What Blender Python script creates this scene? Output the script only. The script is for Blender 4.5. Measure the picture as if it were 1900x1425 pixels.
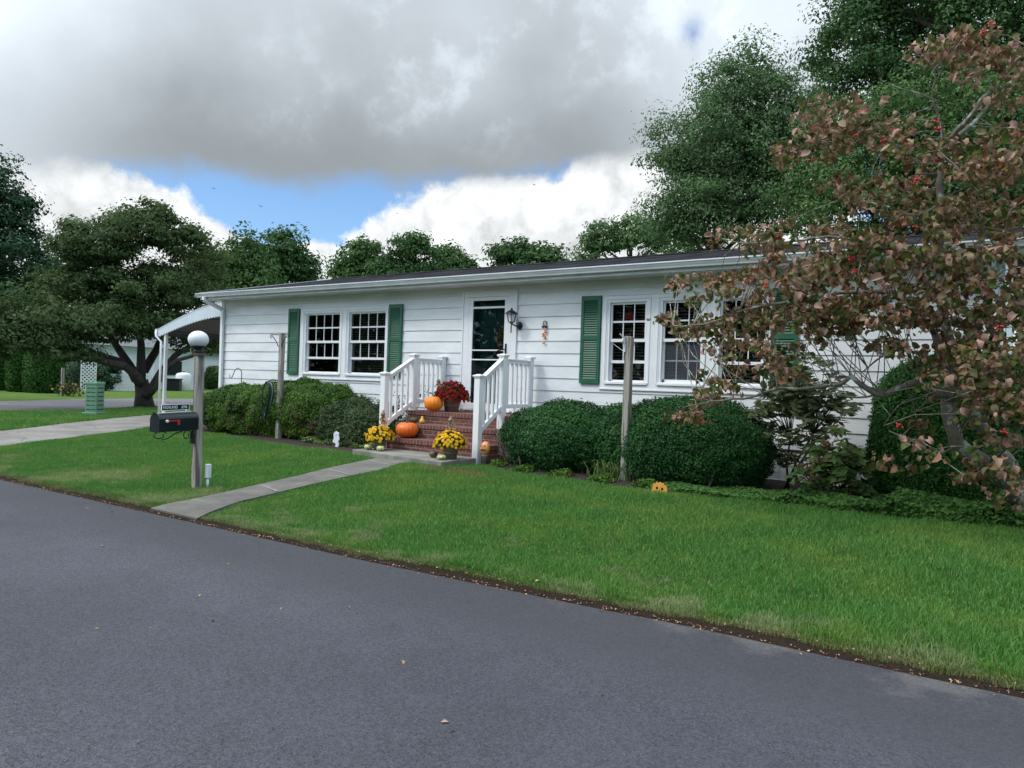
import bpy, math, random
import numpy as np
from mathutils import Vector, Matrix, noise as mnoise

# ---------------------------------------------------------------- camera
S = bpy.context.scene
for o in list(bpy.data.objects): bpy.data.objects.remove(o)
COL = S.collection
H = 1.22                      # eye height above the ground at the house wall
R_ = math.radians
YAW, PIT, ROL, FPX = R_(34.54), R_(0.03), R_(1.95), 1400.0
cf = Vector((-math.sin(YAW)*math.cos(PIT), math.cos(YAW)*math.cos(PIT), -math.sin(PIT)))
cr = Vector((math.cos(YAW), math.sin(YAW), 0)); cu = cr.cross(cf)
cr, cu = cr*math.cos(ROL)+cu*math.sin(ROL), cu*math.cos(ROL)-cr*math.sin(ROL)
cam_d = bpy.data.cameras.new('camera'); cam = bpy.data.objects.new('camera', cam_d); COL.objects.link(cam)
cam.matrix_world = Matrix(((cr.x, cu.x, -cf.x, 0), (cr.y, cu.y, -cf.y, 0), (cr.z, cu.z, -cf.z, H), (0, 0, 0, 1)))
cam_d.sensor_width = 36.0; cam_d.lens = 36.0*FPX/1900.0
cam_d.clip_start = 0.05; cam_d.clip_end = 3000
S.camera = cam
def ray(px, py):
    return cf + cr*((px-950)/FPX) - cu*((py-712.5)/FPX)
def atY(px, py, Y):           # where the sight line of a photo point meets the upright plane y = Y
    d = ray(px, py); d = d*(Y/d.y); return Vector((d.x, d.y, d.z+H))
def atG(px, py, z=0.0):       # ... meets the level z
    d = ray(px, py); d = d*((z-H)/d.z); return Vector((d.x, d.y, d.z+H))
def atD(px, py, dist):        # ... at a horizontal distance
    d = ray(px, py); d = d*(dist/math.hypot(d.x, d.y)); return Vector((d.x, d.y, d.z+H))

# ---------------------------------------------------------------- sky, sun, exposure
SUN_EL, SUN_AZ = R_(48), R_(215)       # azimuth clockwise from +Y: behind and left of the camera
W = bpy.data.worlds.new('World'); S.world = W; W.use_nodes = True
wt = W.node_tree; wt.nodes.clear()
class N:                                # tiny expression builder for shader maths
    def __init__(s, nt, sock): s.nt, s.o = nt, sock
    @staticmethod
    def _m(nt, op, *a, clamp=False):
        n = nt.nodes.new('ShaderNodeMath'); n.operation = op; n.use_clamp = clamp
        for i, v in enumerate(a):
            if isinstance(v, N): nt.links.new(v.o, n.inputs[i])
            else: n.inputs[i].default_value = v
        return N(nt, n.outputs[0])
    def __add__(s, b): return N._m(s.nt, 'ADD', s, b)
    __radd__ = __add__
    def __mul__(s, b): return N._m(s.nt, 'MULTIPLY', s, b)
    __rmul__ = __mul__
    def __sub__(s, b): return N._m(s.nt, 'SUBTRACT', s, b)
    def __rsub__(s, b): return N._m(s.nt, 'SUBTRACT', b, s)
    def __truediv__(s, b): return N._m(s.nt, 'DIVIDE', s, b)
    def op(s, name, *a): return N._m(s.nt, name, s, *a)
    def smooth(s, a, b, lo=0.0, hi=1.0):
        n = s.nt.nodes.new('ShaderNodeMapRange'); n.interpolation_type = 'SMOOTHSTEP'
        s.nt.links.new(s.o, n.inputs[0])
        for i, v in zip((1, 2, 3, 4), (a, b, lo, hi)): n.inputs[i].default_value = v
        return N(s.nt, n.outputs[0])
def noiseN(nt, vec, scale, detail=5, rough=.55, lac=2.0, dist=0.0, typ='FBM'):
    n = nt.nodes.new('ShaderNodeTexNoise'); n.noise_dimensions = '3D'
    if vec is not None: nt.links.new(vec, n.inputs['Vector'])
    n.inputs['Scale'].default_value = scale; n.inputs['Detail'].default_value = detail
    n.inputs['Roughness'].default_value = rough; n.inputs['Lacunarity'].default_value = lac
    n.inputs['Distortion'].default_value = dist
    return N(nt, n.outputs['Fac'])
def mixc(nt, fac, a, b):
    n = nt.nodes.new('ShaderNodeMix'); n.data_type = 'RGBA'
    for s_, v in ((n.inputs[0], fac), (n.inputs[6], a), (n.inputs[7], b)):
        if isinstance(v, N): nt.links.new(v.o, s_)
        elif hasattr(v, 'is_output') or hasattr(v, 'links'): nt.links.new(v, s_)
        elif isinstance(v, (int, float)): s_.default_value = v
        else: s_.default_value = (*v, 1)
    return n.outputs[2]
tc = wt.nodes.new('ShaderNodeTexCoord'); dirv = tc.outputs['Generated']
sep = wt.nodes.new('ShaderNodeSeparateXYZ'); wt.links.new(dirv, sep.inputs[0])
X, Y, Z = (N(wt, sep.outputs[i]) for i in range(3))
az = X.op('ARCTAN2', Y)*(180/math.pi)
el = Z.op('ARCSINE')*(180/math.pi)
n_big = noiseN(wt, dirv, 5.0, 6, .5)
n_med = noiseN(wt, dirv, 14.0, 8, .6)
n_puf = noiseN(wt, dirv, 30.0, 8, .62, dist=.3)
warp = (n_med-.5)*.55 + (n_puf-.5)*.45
def blob(a0, e0, ra, re):
    u = (az-a0)/ra; v = (el-e0)/re
    return 1.0-(u*u+v*v).op('SQRT')
lows = [blob(-65.5, 5.5, 12.0, 8.6), blob(-58, 4.5, 6.6, 6.9), blob(-49, 5.5, 4.0, 4.6),
        blob(-34, 6.0, 15.0, 9.8), blob(-22, 8, 13, 11.5), blob(-84, 6, 9, 6), blob(5, 6, 16, 8)]
m = lows[0]
for b in lows[1:]: m = m.op('MAXIMUM', b)
low = (m + warp*.55).smooth(0.0, .10)
eb = az*.085 + 18.1                       # lower edge of the grey cloud deck
deck_d = el - eb + (n_big-.5)*5.0 + (n_med-.5)*3.0
deck = deck_d.smooth(-.9, 1.5)
hole = (blob(-21.9, 24.6, 1.5, 2.6)+warp*3.2).smooth(.2, 1.3)
deck = deck*(1.0-hole*.8)
# shade of the deck: dark flat base, thinner and brighter higher up, to the right and far left
sh = .300 + el.smooth(13.5, 22)*.15 + (n_big-.48)*.42*el.smooth(11, 19) + (n_med+(n_puf-.5)*.5).smooth(.46, .68)*(n_big).smooth(.42, .56)*.15*el.smooth(15, 20) + deck_d.smooth(0, 12)*.13 \
   + az.smooth(-31, -17)*.34 + (1.0-az.smooth(-72, -59))*.20 + (noiseN(wt, dirv, 7, 5, .5)-.5)*.10
thin = 1.0-deck_d.smooth(-1.0, 3.0)
sh = sh + thin*.08
# bright, sun-side half of the sky behind the camera
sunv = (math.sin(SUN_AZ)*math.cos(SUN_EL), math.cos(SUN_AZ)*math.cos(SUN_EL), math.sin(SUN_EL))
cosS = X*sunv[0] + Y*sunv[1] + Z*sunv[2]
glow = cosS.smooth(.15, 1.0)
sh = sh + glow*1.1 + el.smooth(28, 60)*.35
nish = wt.nodes.new('ShaderNodeTexSky'); nish.sky_type = 'NISHITA'; nish.sun_disc = False
nish.sun_elevation = SUN_EL; nish.sun_rotation = SUN_AZ; nish.air_density = 1.0; nish.ozone_density = 2.0; nish.dust_density = .4
nm = wt.nodes.new('ShaderNodeVectorMath'); nm.operation = 'MULTIPLY'
wt.links.new(nish.outputs[0], nm.inputs[0]); nm.inputs[1].default_value = (.120, .143, .165)
lowc = ((n_puf-.5)*.9 + (n_med-.5)*.7 + .93 + (m.smooth(0, .8)*-.12)).op('MINIMUM', 1.0).op('MAXIMUM', .66)
def grey(v, tint):
    n = wt.nodes.new('ShaderNodeVectorMath'); n.operation = 'SCALE'
    n.inputs[0].default_value = tint; wt.links.new(v.o, n.inputs[3]); return n.outputs[0]
c = mixc(wt, low, nm.outputs[0], grey(lowc, (.96, .985, 1.0)))
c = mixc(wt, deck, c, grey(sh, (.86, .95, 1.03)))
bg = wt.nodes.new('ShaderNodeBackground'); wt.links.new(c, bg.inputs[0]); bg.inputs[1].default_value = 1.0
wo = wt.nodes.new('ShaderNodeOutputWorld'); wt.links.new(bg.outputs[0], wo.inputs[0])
sd = bpy.data.lights.new('sun', 'SUN'); sd.energy = 1.25; sd.angle = R_(11); sd.color = (1, .965, .92)
so = bpy.data.objects.new('sun', sd); COL.objects.link(so)
so.rotation_euler = Vector(sunv).to_track_quat('Z', 'Y').to_euler()
S.view_settings.view_transform = 'Standard'; S.view_settings.look = 'None'
S.view_settings.exposure = 0.16; S.view_settings.gamma = 1.0; S.view_settings.use_curve_mapping = False
S.render.engine = 'CYCLES'; S.cycles.max_bounces = 6; S.cycles.transparent_max_bounces = 12
W.cycles.sampling_method = 'MANUAL'; W.cycles.sample_map_resolution = 1024

# ---------------------------------------------------------------- materials
def mat(name, base, rough=.6, var=.12, scale=6.0, base2=None, thr=(.35, .65), bump=0.0, bscale=None, stretch=None, spec=.5, metallic=0.0, coord='Object', detail=6):
    m = bpy.data.materials.new(name); m.use_nodes = True; nt = m.node_tree; b = nt.nodes['Principled BSDF']
    t = nt.nodes.new('ShaderNodeTexCoord'); v = t.outputs[coord]
    if stretch:
        mp = nt.nodes.new('ShaderNodeMapping'); mp.inputs['Scale'].default_value = stretch
        nt.links.new(v, mp.inputs[0]); v = mp.outputs[0]
    n = noiseN(nt, v, scale, detail)
    b2 = base2 or tuple(c*(1-var*2.2) for c in base)
    col = mixc(nt, n.smooth(thr[0], thr[1]), base, b2)
    n2 = noiseN(nt, v, scale*7, 4)
    hs = nt.nodes.new('ShaderNodeVectorMath'); hs.operation = 'SCALE'
    nt.links.new(col, hs.inputs[0]); nt.links.new(((n2-.5)*var*2+1.0).o, hs.inputs[3])
    nt.links.new(hs.outputs[0], b.inputs['Base Color'])
    b.inputs['Roughness'].default_value = rough; b.inputs['Specular IOR Level'].default_value = spec
    b.inputs['Metallic'].default_value = metallic
    if bump:
        bn = nt.nodes.new('ShaderNodeBump'); bn.inputs['Distance'].default_value = bump
        nt.links.new(noiseN(nt, v, bscale or scale*6, 5).o, bn.inputs['Height']); nt.links.new(bn.outputs[0], b.inputs['Normal'])
    return m
def leafmat(name, cols, rough=.5, trans=.25, patch=0.0, pscale=1.0, pcol=(.1, .05, .02), spec=.16, back=None, pthr=(.55, .7), backdog=0):
    """leaf: colour picked per leaf from a ramp, patches of another colour, some light passing through"""
    m = bpy.data.materials.new(name); m.use_nodes = True; nt = m.node_tree; b = nt.nodes['Principled BSDF']
    a = nt.nodes.new('ShaderNodeAttribute'); a.attribute_name = 'rnd'
    r = nt.nodes.new('ShaderNodeValToRGB'); nt.links.new(a.outputs['Fac'], r.inputs[0])
    e = r.color_ramp.elements
    while len(e) < len(cols): e.new(.5)
    for i, cc in enumerate(cols): e[i].position = i/(len(cols)-1); e[i].color = (*cc, 1)
    c = r.outputs[0]
    if patch:
        t = nt.nodes.new('ShaderNodeTexCoord')
        n = noiseN(nt, t.outputs['Object'], pscale, 3).smooth(*pthr)
        c = mixc(nt, n*patch, c, pcol)
    if back:
        g = nt.nodes.new('ShaderNodeNewGeometry'); c = mixc(nt, N(nt, g.outputs['Backfacing']), c, back)
    if backdog:                              # pale undersides: pinkish on turned leaves, olive on green ones
        g = nt.nodes.new('ShaderNodeNewGeometry'); r2 = nt.nodes.new('ShaderNodeValToRGB'); nt.links.new(a.outputs['Fac'], r2.inputs[0]); e2 = r2.color_ramp.elements; e2.new(.5)
        for i_, cc in enumerate(((.12, .14, .055), (.24, .185, .10), (.50, .29, .24))): e2[i_].position = (.0, .45, 1)[i_]; e2[i_].color = (*cc, 1)
        c = mixc(nt, N(nt, g.outputs['Backfacing']), c, r2.outputs[0])
    nt.links.new(c, b.inputs['Base Color']); b.inputs['Roughness'].default_value = rough+.12
    b.inputs['Specular IOR Level'].default_value = spec
    if trans:
        tr = nt.nodes.new('ShaderNodeBsdfTranslucent'); nt.links.new(c, tr.inputs[0])
        mx = nt.nodes.new('ShaderNodeMixShader'); mx.inputs[0].default_value = trans
        nt.links.new(b.outputs[0], mx.inputs[1]); nt.links.new(tr.outputs[0], mx.inputs[2])
        nt.links.new(mx.outputs[0], nt.nodes['Material Output'].inputs[0])
    return m
M = {}
M['vinyl'] = mat('white_vinyl', (.80, .81, .82), .42, .03, 1.2, (.70, .715, .72), bump=0, stretch=(1, 1, 3))
M['trim'] = mat('white_trim', (.82, .83, .84), .38, .02, 3)
M['skirt'] = mat('skirting_vinyl', (.66, .68, .69), .5, .06, 2.5, (.50, .51, .50), stretch=(1, 1, .5))
M['gutter'] = mat('gutter_metal', (.70, .72, .74), .35, .04, 3, (.60, .62, .64), stretch=(1, 1, 4))
M['soffit'] = mat('soffit_metal', (.62, .62, .61), .5, .04, 3)
M['rail'] = mat('white_railing_vinyl', (.86, .87, .88), .3, .015, 3)
M['shutter'] = mat('green_shutter_plastic', (.012, .115, .060), .45, .10, 5)
M['doorgreen'] = mat('dark_green_door_paint', (.010, .085, .075), .35, .05, 4)
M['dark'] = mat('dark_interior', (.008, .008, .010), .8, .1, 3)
M['blind'] = mat('brown_blind_slats', (.34, .24, .18), .5, .15, 4)
M['blackmetal'] = mat('black_metal', (.012, .012, .016), .35, .1, 10)
M['mailbox'] = mat('navy_black_enamel', (.006, .011, .022), .28, .15, 9)
M['red'] = mat('red_plastic', (.45, .03, .03), .35, .05, 9)
M['wood'] = mat('weathered_post_wood', (.36, .33, .29), .85, .12, 5, (.13, .115, .10), thr=(.45, .62), bump=.006, bscale=18, stretch=(7, 7, .35))
M['woodend'] = mat('dark_post_cap', (.09, .07, .06), .85, .2, 8)
M['globe'] = mat('white_globe_plastic', (.80, .80, .82), .25, .01, 3)
M['pumpkin'] = mat('orange_pumpkin_skin', (.78, .17, .012), .38, .07, 5, (.70, .12, .008))
M['pumpkin_y'] = mat('light_orange_pumpkin_skin', (.86, .27, .015), .38, .07, 5, (.78, .20, .01))
M['stem'] = mat('dry_stem', (.13, .10, .05), .8, .2, 12)
M['gourd_w'] = mat('pale_gourd', (.62, .60, .30), .4, .1, 30, (.30, .36, .10), thr=(.45, .6))
M['gourd_g'] = mat('green_gourd', (.05, .07, .025), .4, .1, 30, (.22, .12, .03), thr=(.5, .6))
M['gourd_y'] = mat('yellow_gourd', (.70, .42, .05), .4, .1, 15)
M['basket'] = mat('grey_basket_wood', (.36, .28, .21), .8, .15, 4, (.24, .18, .14), stretch=(8, 8, 1), bump=.002, bscale=30)
M['slab'] = mat('slab_concrete', (.27, .26, .225), .85, .12, 3, (.17, .165, .14), bump=.004, bscale=60)
M['ghost'] = mat('white_painted_board', (.72, .76, .80), .5, .05, 6)
M['jack'] = mat('orange_painted_board', (.75, .36, .06), .5, .06, 12)
M['jackface'] = mat('orange_lantern_plastic', (.80, .33, .10), .4, .05, 9)
M['ink'] = mat('black_paint', (.012, .008, .006), .6, .05, 9)
M['greenbox'] = mat('green_utility_plastic', (.15, .30, .20), .5, .08, 5)
M['whitepipe'] = mat('white_pipe_plastic', (.70, .74, .76), .4, .03, 5)
M['hose'] = mat('dark_green_hose', (.012, .035, .028), .3, .1, 9)
M['hose2'] = mat('pale_grey_hose', (.22, .26, .27), .4, .1, 9)
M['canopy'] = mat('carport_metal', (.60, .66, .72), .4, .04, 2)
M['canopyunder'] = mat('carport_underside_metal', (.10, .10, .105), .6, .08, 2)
M['bark'] = mat('dark_bark', (.085, .068, .055), .9, .2, 4, (.045, .036, .03), bump=.02, bscale=14, stretch=(3, 3, .8))
M['dogbark'] = mat('grey_lichen_bark', (.19, .16, .135), .9, .25, 9, (.36, .43, .36), thr=(.55, .60), bump=.008, bscale=50)
M['twig'] = mat('grey_twig_bark', (.26, .235, .21), .85, .15, 9)
M['mulch'] = mat('dark_mulch', (.045, .024, .018), .95, .4, 25, (.020, .012, .010), bump=.02, bscale=90)
M['berry'] = mat('red_berries', (.62, .02, .02), .25, .05, 9)
M['flagcloth'] = mat('faded_red_cloth', (.50, .10, .12), .8, .05, 8, (.62, .50, .55), thr=(.49, .51), stretch=(1, 1, 5))
M['housewhite'] = mat('neighbour_white_siding', (.84, .86, .88), .5, .03, 2)
M['glassclear'] = None
def glassmat():
    m = bpy.data.materials.new('window_glass'); m.use_nodes = True; nt = m.node_tree; nt.nodes.clear()
    tr = nt.nodes.new('ShaderNodeBsdfTransparent'); tr.inputs[0].default_value = (.70, .74, .76, 1)
    gl = nt.nodes.new('ShaderNodeBsdfGlossy'); gl.inputs['Roughness'].default_value = .015
    fr = nt.nodes.new('ShaderNodeFresnel'); fr.inputs[0].default_value = 1.35
    mx = nt.nodes.new('ShaderNodeMixShader'); nt.links.new(fr.outputs[0], mx.inputs[0])
    nt.links.new(tr.outputs[0], mx.inputs[1]); nt.links.new(gl.outputs[0], mx.inputs[2])
    o = nt.nodes.new('ShaderNodeOutputMaterial'); nt.links.new(mx.outputs[0], o.inputs[0]); return m
M['glass'] = glassmat()
def screenmat():
    m = bpy.data.materials.new('insect_screen'); m.use_nodes = True; nt = m.node_tree; nt.nodes.clear()
    tr = nt.nodes.new('ShaderNodeBsdfTransparent'); df = nt.nodes.new('ShaderNodeBsdfDiffuse'); df.inputs[0].default_value = (.12, .13, .15, 1)
    mx = nt.nodes.new('ShaderNodeMixShader'); mx.inputs[0].default_value = .42
    nt.links.new(tr.outputs[0], mx.inputs[1]); nt.links.new(df.outputs[0], mx.inputs[2])
    o = nt.nodes.new('ShaderNodeOutputMaterial'); nt.links.new(mx.outputs[0], o.inputs[0]); return m
M['screen'] = screenmat()
def brickmat(name, bw, bh, mortar, offs=.5, c1=(.20, .060, .042), c2=(.125, .042, .036), cm=(.21, .15, .125), ms=.009):
    m = bpy.data.materials.new(name); m.use_nodes = True; nt = m.node_tree; b = nt.nodes['Principled BSDF']
    t = nt.nodes.new('ShaderNodeTexCoord'); g = nt.nodes.new('ShaderNodeNewGeometry')
    s1 = nt.nodes.new('ShaderNodeSeparateXYZ'); nt.links.new(t.outputs['Object'], s1.inputs[0])
    s2 = nt.nodes.new('ShaderNodeSeparateXYZ'); nt.links.new(g.outputs['True Normal'], s2.inputs[0])
    x, y, z = (N(nt, s1.outputs[i]) for i in range(3)); nx = N(nt, s2.outputs[0]).op('ABSOLUTE'); nz = N(nt, s2.outputs[2]).op('ABSOLUTE')
    fx = nx.op('GREATER_THAN', .5); fz = nz.op('GREATER_THAN', .5)
    u = x*(1.0-fx) + y*fx; v = z*(1.0-fz) + y*fz
    cb = nt.nodes.new('ShaderNodeCombineXYZ'); nt.links.new(u.o, cb.inputs[0]); nt.links.new(v.o, cb.inputs[1])
    br = nt.nodes.new('ShaderNodeTexBrick'); nt.links.new(cb.outputs[0], br.inputs['Vector'])
    br.offset = offs; br.inputs['Scale'].default_value = 1.0; br.inputs['Mortar Size'].default_value = ms
    br.inputs['Brick Width'].default_value = bw; br.inputs['Row Height'].default_value = bh; br.inputs['Bias'].default_value = .1
    br.inputs['Color1'].default_value = (*c1, 1); br.inputs['Color2'].default_value = (*c2, 1); br.inputs['Mortar'].default_value = (*cm, 1)
    nn = noiseN(nt, t.outputs['Object'], 22, 6)
    hs = nt.nodes.new('ShaderNodeVectorMath'); hs.operation = 'SCALE'; nt.links.new(br.outputs[0], hs.inputs[0])
    nt.links.new((nn*1.1+.45).o, hs.inputs[3]); nt.links.new(hs.outputs[0], b.inputs['Base Color']); b.inputs['Roughness'].default_value = .85
    bp = nt.nodes.new('ShaderNodeBump'); bp.inputs['Distance'].default_value = .006; nt.links.new((1.0-N(nt, br.outputs['Fac'])).o, bp.inputs['Height']); nt.links.new(bp.outputs[0], b.inputs['Normal'])
    return m
M['brick'] = brickmat('red_brick', .205, .068, .009)
M['soldier'] = brickmat('red_brick_on_edge', .068, .5, .009, 0.0)
M['shingle'] = brickmat('charcoal_shingles', .30, .14, .004, .5, (.070, .073, .084), (.024, .025, .030), (.012, .012, .014), .008)

# ---------------------------------------------------------------- mesh helpers
class MB:
    def __init__(s): s.v = []; s.f = []; s.sm = []
    def add(s, vs, fs, smooth=False):
        o = len(s.v); s.v += [tuple(v) for v in vs]; s.f += [tuple(i+o for i in f) for f in fs]; s.sm += [smooth]*len(fs); return s
    def box(s, a, b, rz=0.0, piv=None):
        x0, y0, z0 = a; x1, y1, z1 = b
        vs = [(x0,y0,z0),(x1,y0,z0),(x1,y1,z0),(x0,y1,z0),(x0,y0,z1),(x1,y0,z1),(x1,y1,z1),(x0,y1,z1)]
        if rz:
            c, n = math.cos(rz), math.sin(rz); px, py = piv
            vs = [(px+(x-px)*c-(y-py)*n, py+(x-px)*n+(y-py)*c, z) for x, y, z in vs]
        return s.add(vs, [(0,3,2,1),(4,5,6,7),(0,1,5,4),(1,2,6,5),(2,3,7,6),(3,0,4,7)])
    def bar(s, p, q, w, h, up=(0,0,1)):      # box-section bar from p to q
        p, q = Vector(p), Vector(q); d = (q-p).normalized(); u = Vector(up); sd_ = d.cross(u).normalized(); u = sd_.cross(d)
        a, b = sd_*w/2, u*h/2
        vs = [p-a-b, p+a-b, p+a+b, p-a+b, q-a-b, q+a-b, q+a+b, q-a+b]
        return s.add(vs, [(0,1,2,3),(7,6,5,4),(0,4,5,1),(1,5,6,2),(2,6,7,3),(3,7,4,0)])
    def prism(s, pts, axis, a, b):           # polygon pts (2D) extruded along axis between a and b
        n = len(pts)
        def P(u, v, t): return {'x': (t, u, v), 'y': (u, t, v), 'z': (u, v, t)}[axis]
        vs = [P(u, v, a) for u, v in pts]+[P(u, v, b) for u, v in pts]
        return s.add(vs, [tuple(range(n)), tuple(reversed(range(n, 2*n)))]+[(i, i+n, (i+1) % n+n, (i+1) % n) for i in range(n)])
    def tube(s, pts, rad, seg=7, smooth=True, caps=True):
        pts = [Vector(p) for p in pts]; n = len(pts)
        if not isinstance(rad, (list, tuple)): rad = [rad]*n
        vs = []; fs = []; prev = None
        for i, p in enumerate(pts):
            d = (pts[min(i+1, n-1)]-pts[max(i-1, 0)]).normalized()
            if prev is None: u = d.orthogonal().normalized()
            else: u = (prev-d*prev.dot(d)); u = u.normalized() if u.length > 1e-6 else d.orthogonal().normalized()
            prev = u; w = d.cross(u)
            for k in range(seg):
                a = 2*math.pi*k/seg; vs.append(p+(u*math.cos(a)+w*math.sin(a))*rad[i])
        for i in range(n-1):
            for k in range(seg): fs.append((i*seg+k, i*seg+(k+1) % seg, (i+1)*seg+(k+1) % seg, (i+1)*seg+k))
        if caps: fs += [tuple(reversed(range(seg))), tuple(range((n-1)*seg, n*seg))]
        return s.add(vs, fs, smooth)
    def lathe(s, prof, c=(0,0,0), seg=16, smooth=True, rib=None):   # prof: (radius, z)
        vs = []; fs = []; n = len(prof)
        for r, z in prof:
            for k in range(seg):
                a = 2*math.pi*k/seg; q = r*(rib(a) if rib else 1)
                vs.append((c[0]+q*math.cos(a), c[1]+q*math.sin(a), c[2]+z))
        for i in range(n-1):
            for k in range(seg): fs.append((i*seg+k, i*seg+(k+1) % seg, (i+1)*seg+(k+1) % seg, (i+1)*seg+k))
        fs += [tuple(reversed(range(seg))), tuple(range((n-1)*seg, n*seg))]
        return s.add(vs, fs, smooth)
    def ball(s, c, r, seg=10, rings=7, sx=1, sy=1, sz=1):
        prof = [(max(r*math.sin(math.pi*i/rings), 1e-4), -r*math.cos(math.pi*i/rings)) for i in range(rings+1)]
        o = len(s.v); s.lathe(prof, (0,0,0), seg)
        for i in range(o, len(s.v)):
            x, y, z = s.v[i]; s.v[i] = (c[0]+x*sx, c[1]+y*sy, c[2]+z*sz)
        return s
def root_origin(p):
    while p.parent: p = p.parent
    return p.location
def tag(o, label=None, cat=None, group=None, kind=None):
    for k, v in (('label', label), ('category', cat), ('group', group), ('kind', kind)):
        if v: o[k] = v
    return o
def thing(name, label, cat, loc, group=None):
    o = bpy.data.objects.new(name, None); o.empty_display_size = .2; COL.objects.link(o); o.location = loc
    return tag(o, label, cat, group)
def link_mesh(name, me, parent=None, loc=(0,0,0)):
    o = bpy.data.objects.new(name, me); COL.objects.link(o)
    if parent is not None: o.parent = parent
    else: o.location = loc
    return o
def obj(name, mb, m, parent=None, loc=(0,0,0), label=None, bevel=0):
    org = root_origin(parent) if parent is not None else Vector(loc)
    me = bpy.data.meshes.new(name)
    me.from_pydata([(x-org[0], y-org[1], z-org[2]) for x, y, z in mb.v], [], mb.f)
    me.polygons.foreach_set('use_smooth', mb.sm)
    for q in (m if isinstance(m, list) else [m]): me.materials.append(q)
    me.update(); o = link_mesh(name, me, parent, loc)
    if label: o['label'] = label
    if bevel:
        bv = o.modifiers.new('bevel', 'BEVEL'); bv.width = bevel; bv.segments = 2; bv.limit_method = 'ANGLE'; bv.angle_limit = R_(40)
    return o
def struct(name, mb, m): return tag(obj(name, mb, m), kind='structure')
def npmesh(name, co, faces, m, parent=None, loc=(0,0,0), rnd=None, smooth=False):
    """co (n,3) world coordinates, faces (k,c) all with c corners"""
    org = np.array(root_origin(parent) if parent is not None else loc)
    me = bpy.data.meshes.new(name); co = np.asarray(co, dtype=np.float32)-org.astype(np.float32)
    faces = np.asarray(faces, dtype=np.int32); k, c = faces.shape
    me.vertices.add(len(co)); me.vertices.foreach_set('co', co.ravel())
    me.loops.add(k*c); me.loops.foreach_set('vertex_index', faces.ravel())
    me.polygons.add(k); me.polygons.foreach_set('loop_start', np.arange(0, k*c, c, dtype=np.int32))
    me.polygons.foreach_set('loop_total', np.full(k, c, dtype=np.int32))
    if smooth: me.polygons.foreach_set('use_smooth', np.ones(k, dtype=bool))
    me.update(calc_edges=True)
    if rnd is not None:
        a = me.attributes.new('rnd', 'FLOAT', 'POINT'); a.data.foreach_set('value', np.asarray(rnd, dtype=np.float32))
    me.materials.append(m)
    return link_mesh(name, me, parent, loc)
def unit(a): return a/np.maximum(np.linalg.norm(a, axis=-1, keepdims=True), 1e-9)
def lump(P, scale, seed, n=7):               # smooth lumpy noise about -1..1
    r = np.random.RandomState(seed); k = r.normal(size=(n, 3))*scale; ph = r.rand(n)*6.28
    return np.sin(P@k.T+ph).mean(axis=1)*1.6
def leaves(C, Nn, size, seed, aspect=.5, fold=.25, szvar=.3, tri=True, hang=0.0):
    """leaf-shaped diamonds at C facing Nn; returns co, faces, rnd"""
    r = np.random.RandomState(seed); n = len(C); Nn = unit(Nn)
    t = r.normal(size=(n, 3)); t[:, 2] -= hang; t = unit(t-Nn*(t*Nn).sum(1, keepdims=True)); b = np.cross(Nn, t)
    s = (size*(1+szvar*r.normal(size=(n, 1)))).clip(size*.35, size*2)
    v0 = C-t*s*.5; v2 = C+t*s*.5; up = Nn*s*fold*aspect
    v1 = C+b*s*aspect*.5+up-t*s*.06; v3 = C-b*s*aspect*.5+up-t*s*.06
    co = np.stack([v0, v1, v2, v3], 1).reshape(-1, 3); i = np.arange(n)[:, None]*4
    f = np.concatenate([i+np.array([[0, 1, 2]]), i+np.array([[0, 2, 3]])]) if tri else i+np.array([[0, 1, 2, 3]])
    return co, f, np.repeat(r.rand(n), 4)
# ---------------------------------------------------------------- ground
def sstep(a, b, x): t = np.clip((x-a)/(b-a), 0, 1); return t*t*(3-2*t)
EDGE = 4.07                                   # y of the lawn's edge along the road
def eoff(x): return np.interp(x, [-12, -4, -1.5, .5, 3], [-.07, .0, .12, .17, .18])
def gh(x, y):
    x = np.asarray(x, float); y = np.asarray(y, float)-eoff(x)*sstep(7.5, 5.0, y)*sstep(0.0, 2.0, y)
    front = -.105+.105*sstep(EDGE, 8.2, y)
    front = front*(1-sstep(-13, -17, x)*.0)
    left = sstep(-13.0, -18.0, -(-x)) if False else sstep(13.0, 18.0, -x)
    z = front*(1-left)+(-.03)*left
    bump = .012*np.sin(x*1.7+y*.6)*np.sin(y*1.3-x*.4)*sstep(EDGE, 5, y)*sstep(10.0, 8.5, y)
    road = sstep(EDGE-.02, EDGE-.12, y)*sstep(-3.6, -3.4, y)
    return (z+bump)*(1-road)+(-.16)*road
def ghf(x, y): return float(gh(x, y))
def atL(px, py):
    z = -.03
    for _ in range(6): p = atG(px, py, z); z = ghf(p.x, p.y)
    return p
def interp(pts, t, ax=1, out=0):
    pts = sorted(pts, key=lambda p: p[ax]); return np.interp(t, [p[ax] for p in pts], [p[out] for p in pts])
walkL = [(-6.95, 4.0)]+[tuple(atL(*p))[:2] for p in ((289, 944), (460, 908), (552, 888), (700, 853))]
walkR = [(-6.17, 4.0)]+[tuple(atL(*p))[:2] for p in ((375, 961), (442, 936), (571, 904.5), (700, 877), (742, 864))]
drvN = [tuple(atL(*p))[:2] for p in ((0, 830), (100, 818), (190, 806), (282, 796))]
drvF = [tuple(atL(*p))[:2] for p in ((0, 801), (100, 789), (190, 779), (285, 770))]
drvN = [(drvN[0][0]+1.6, 4.0), (drvN[0][0]+.35, 4.6)]+drvN+[(-15.9, 11.5), (-16.0, 22)]
drvF = [(drvF[0][0]+1.5, 4.0)]+drvF+[(-20.5, 13.5), (-20.6, 22)]
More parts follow.
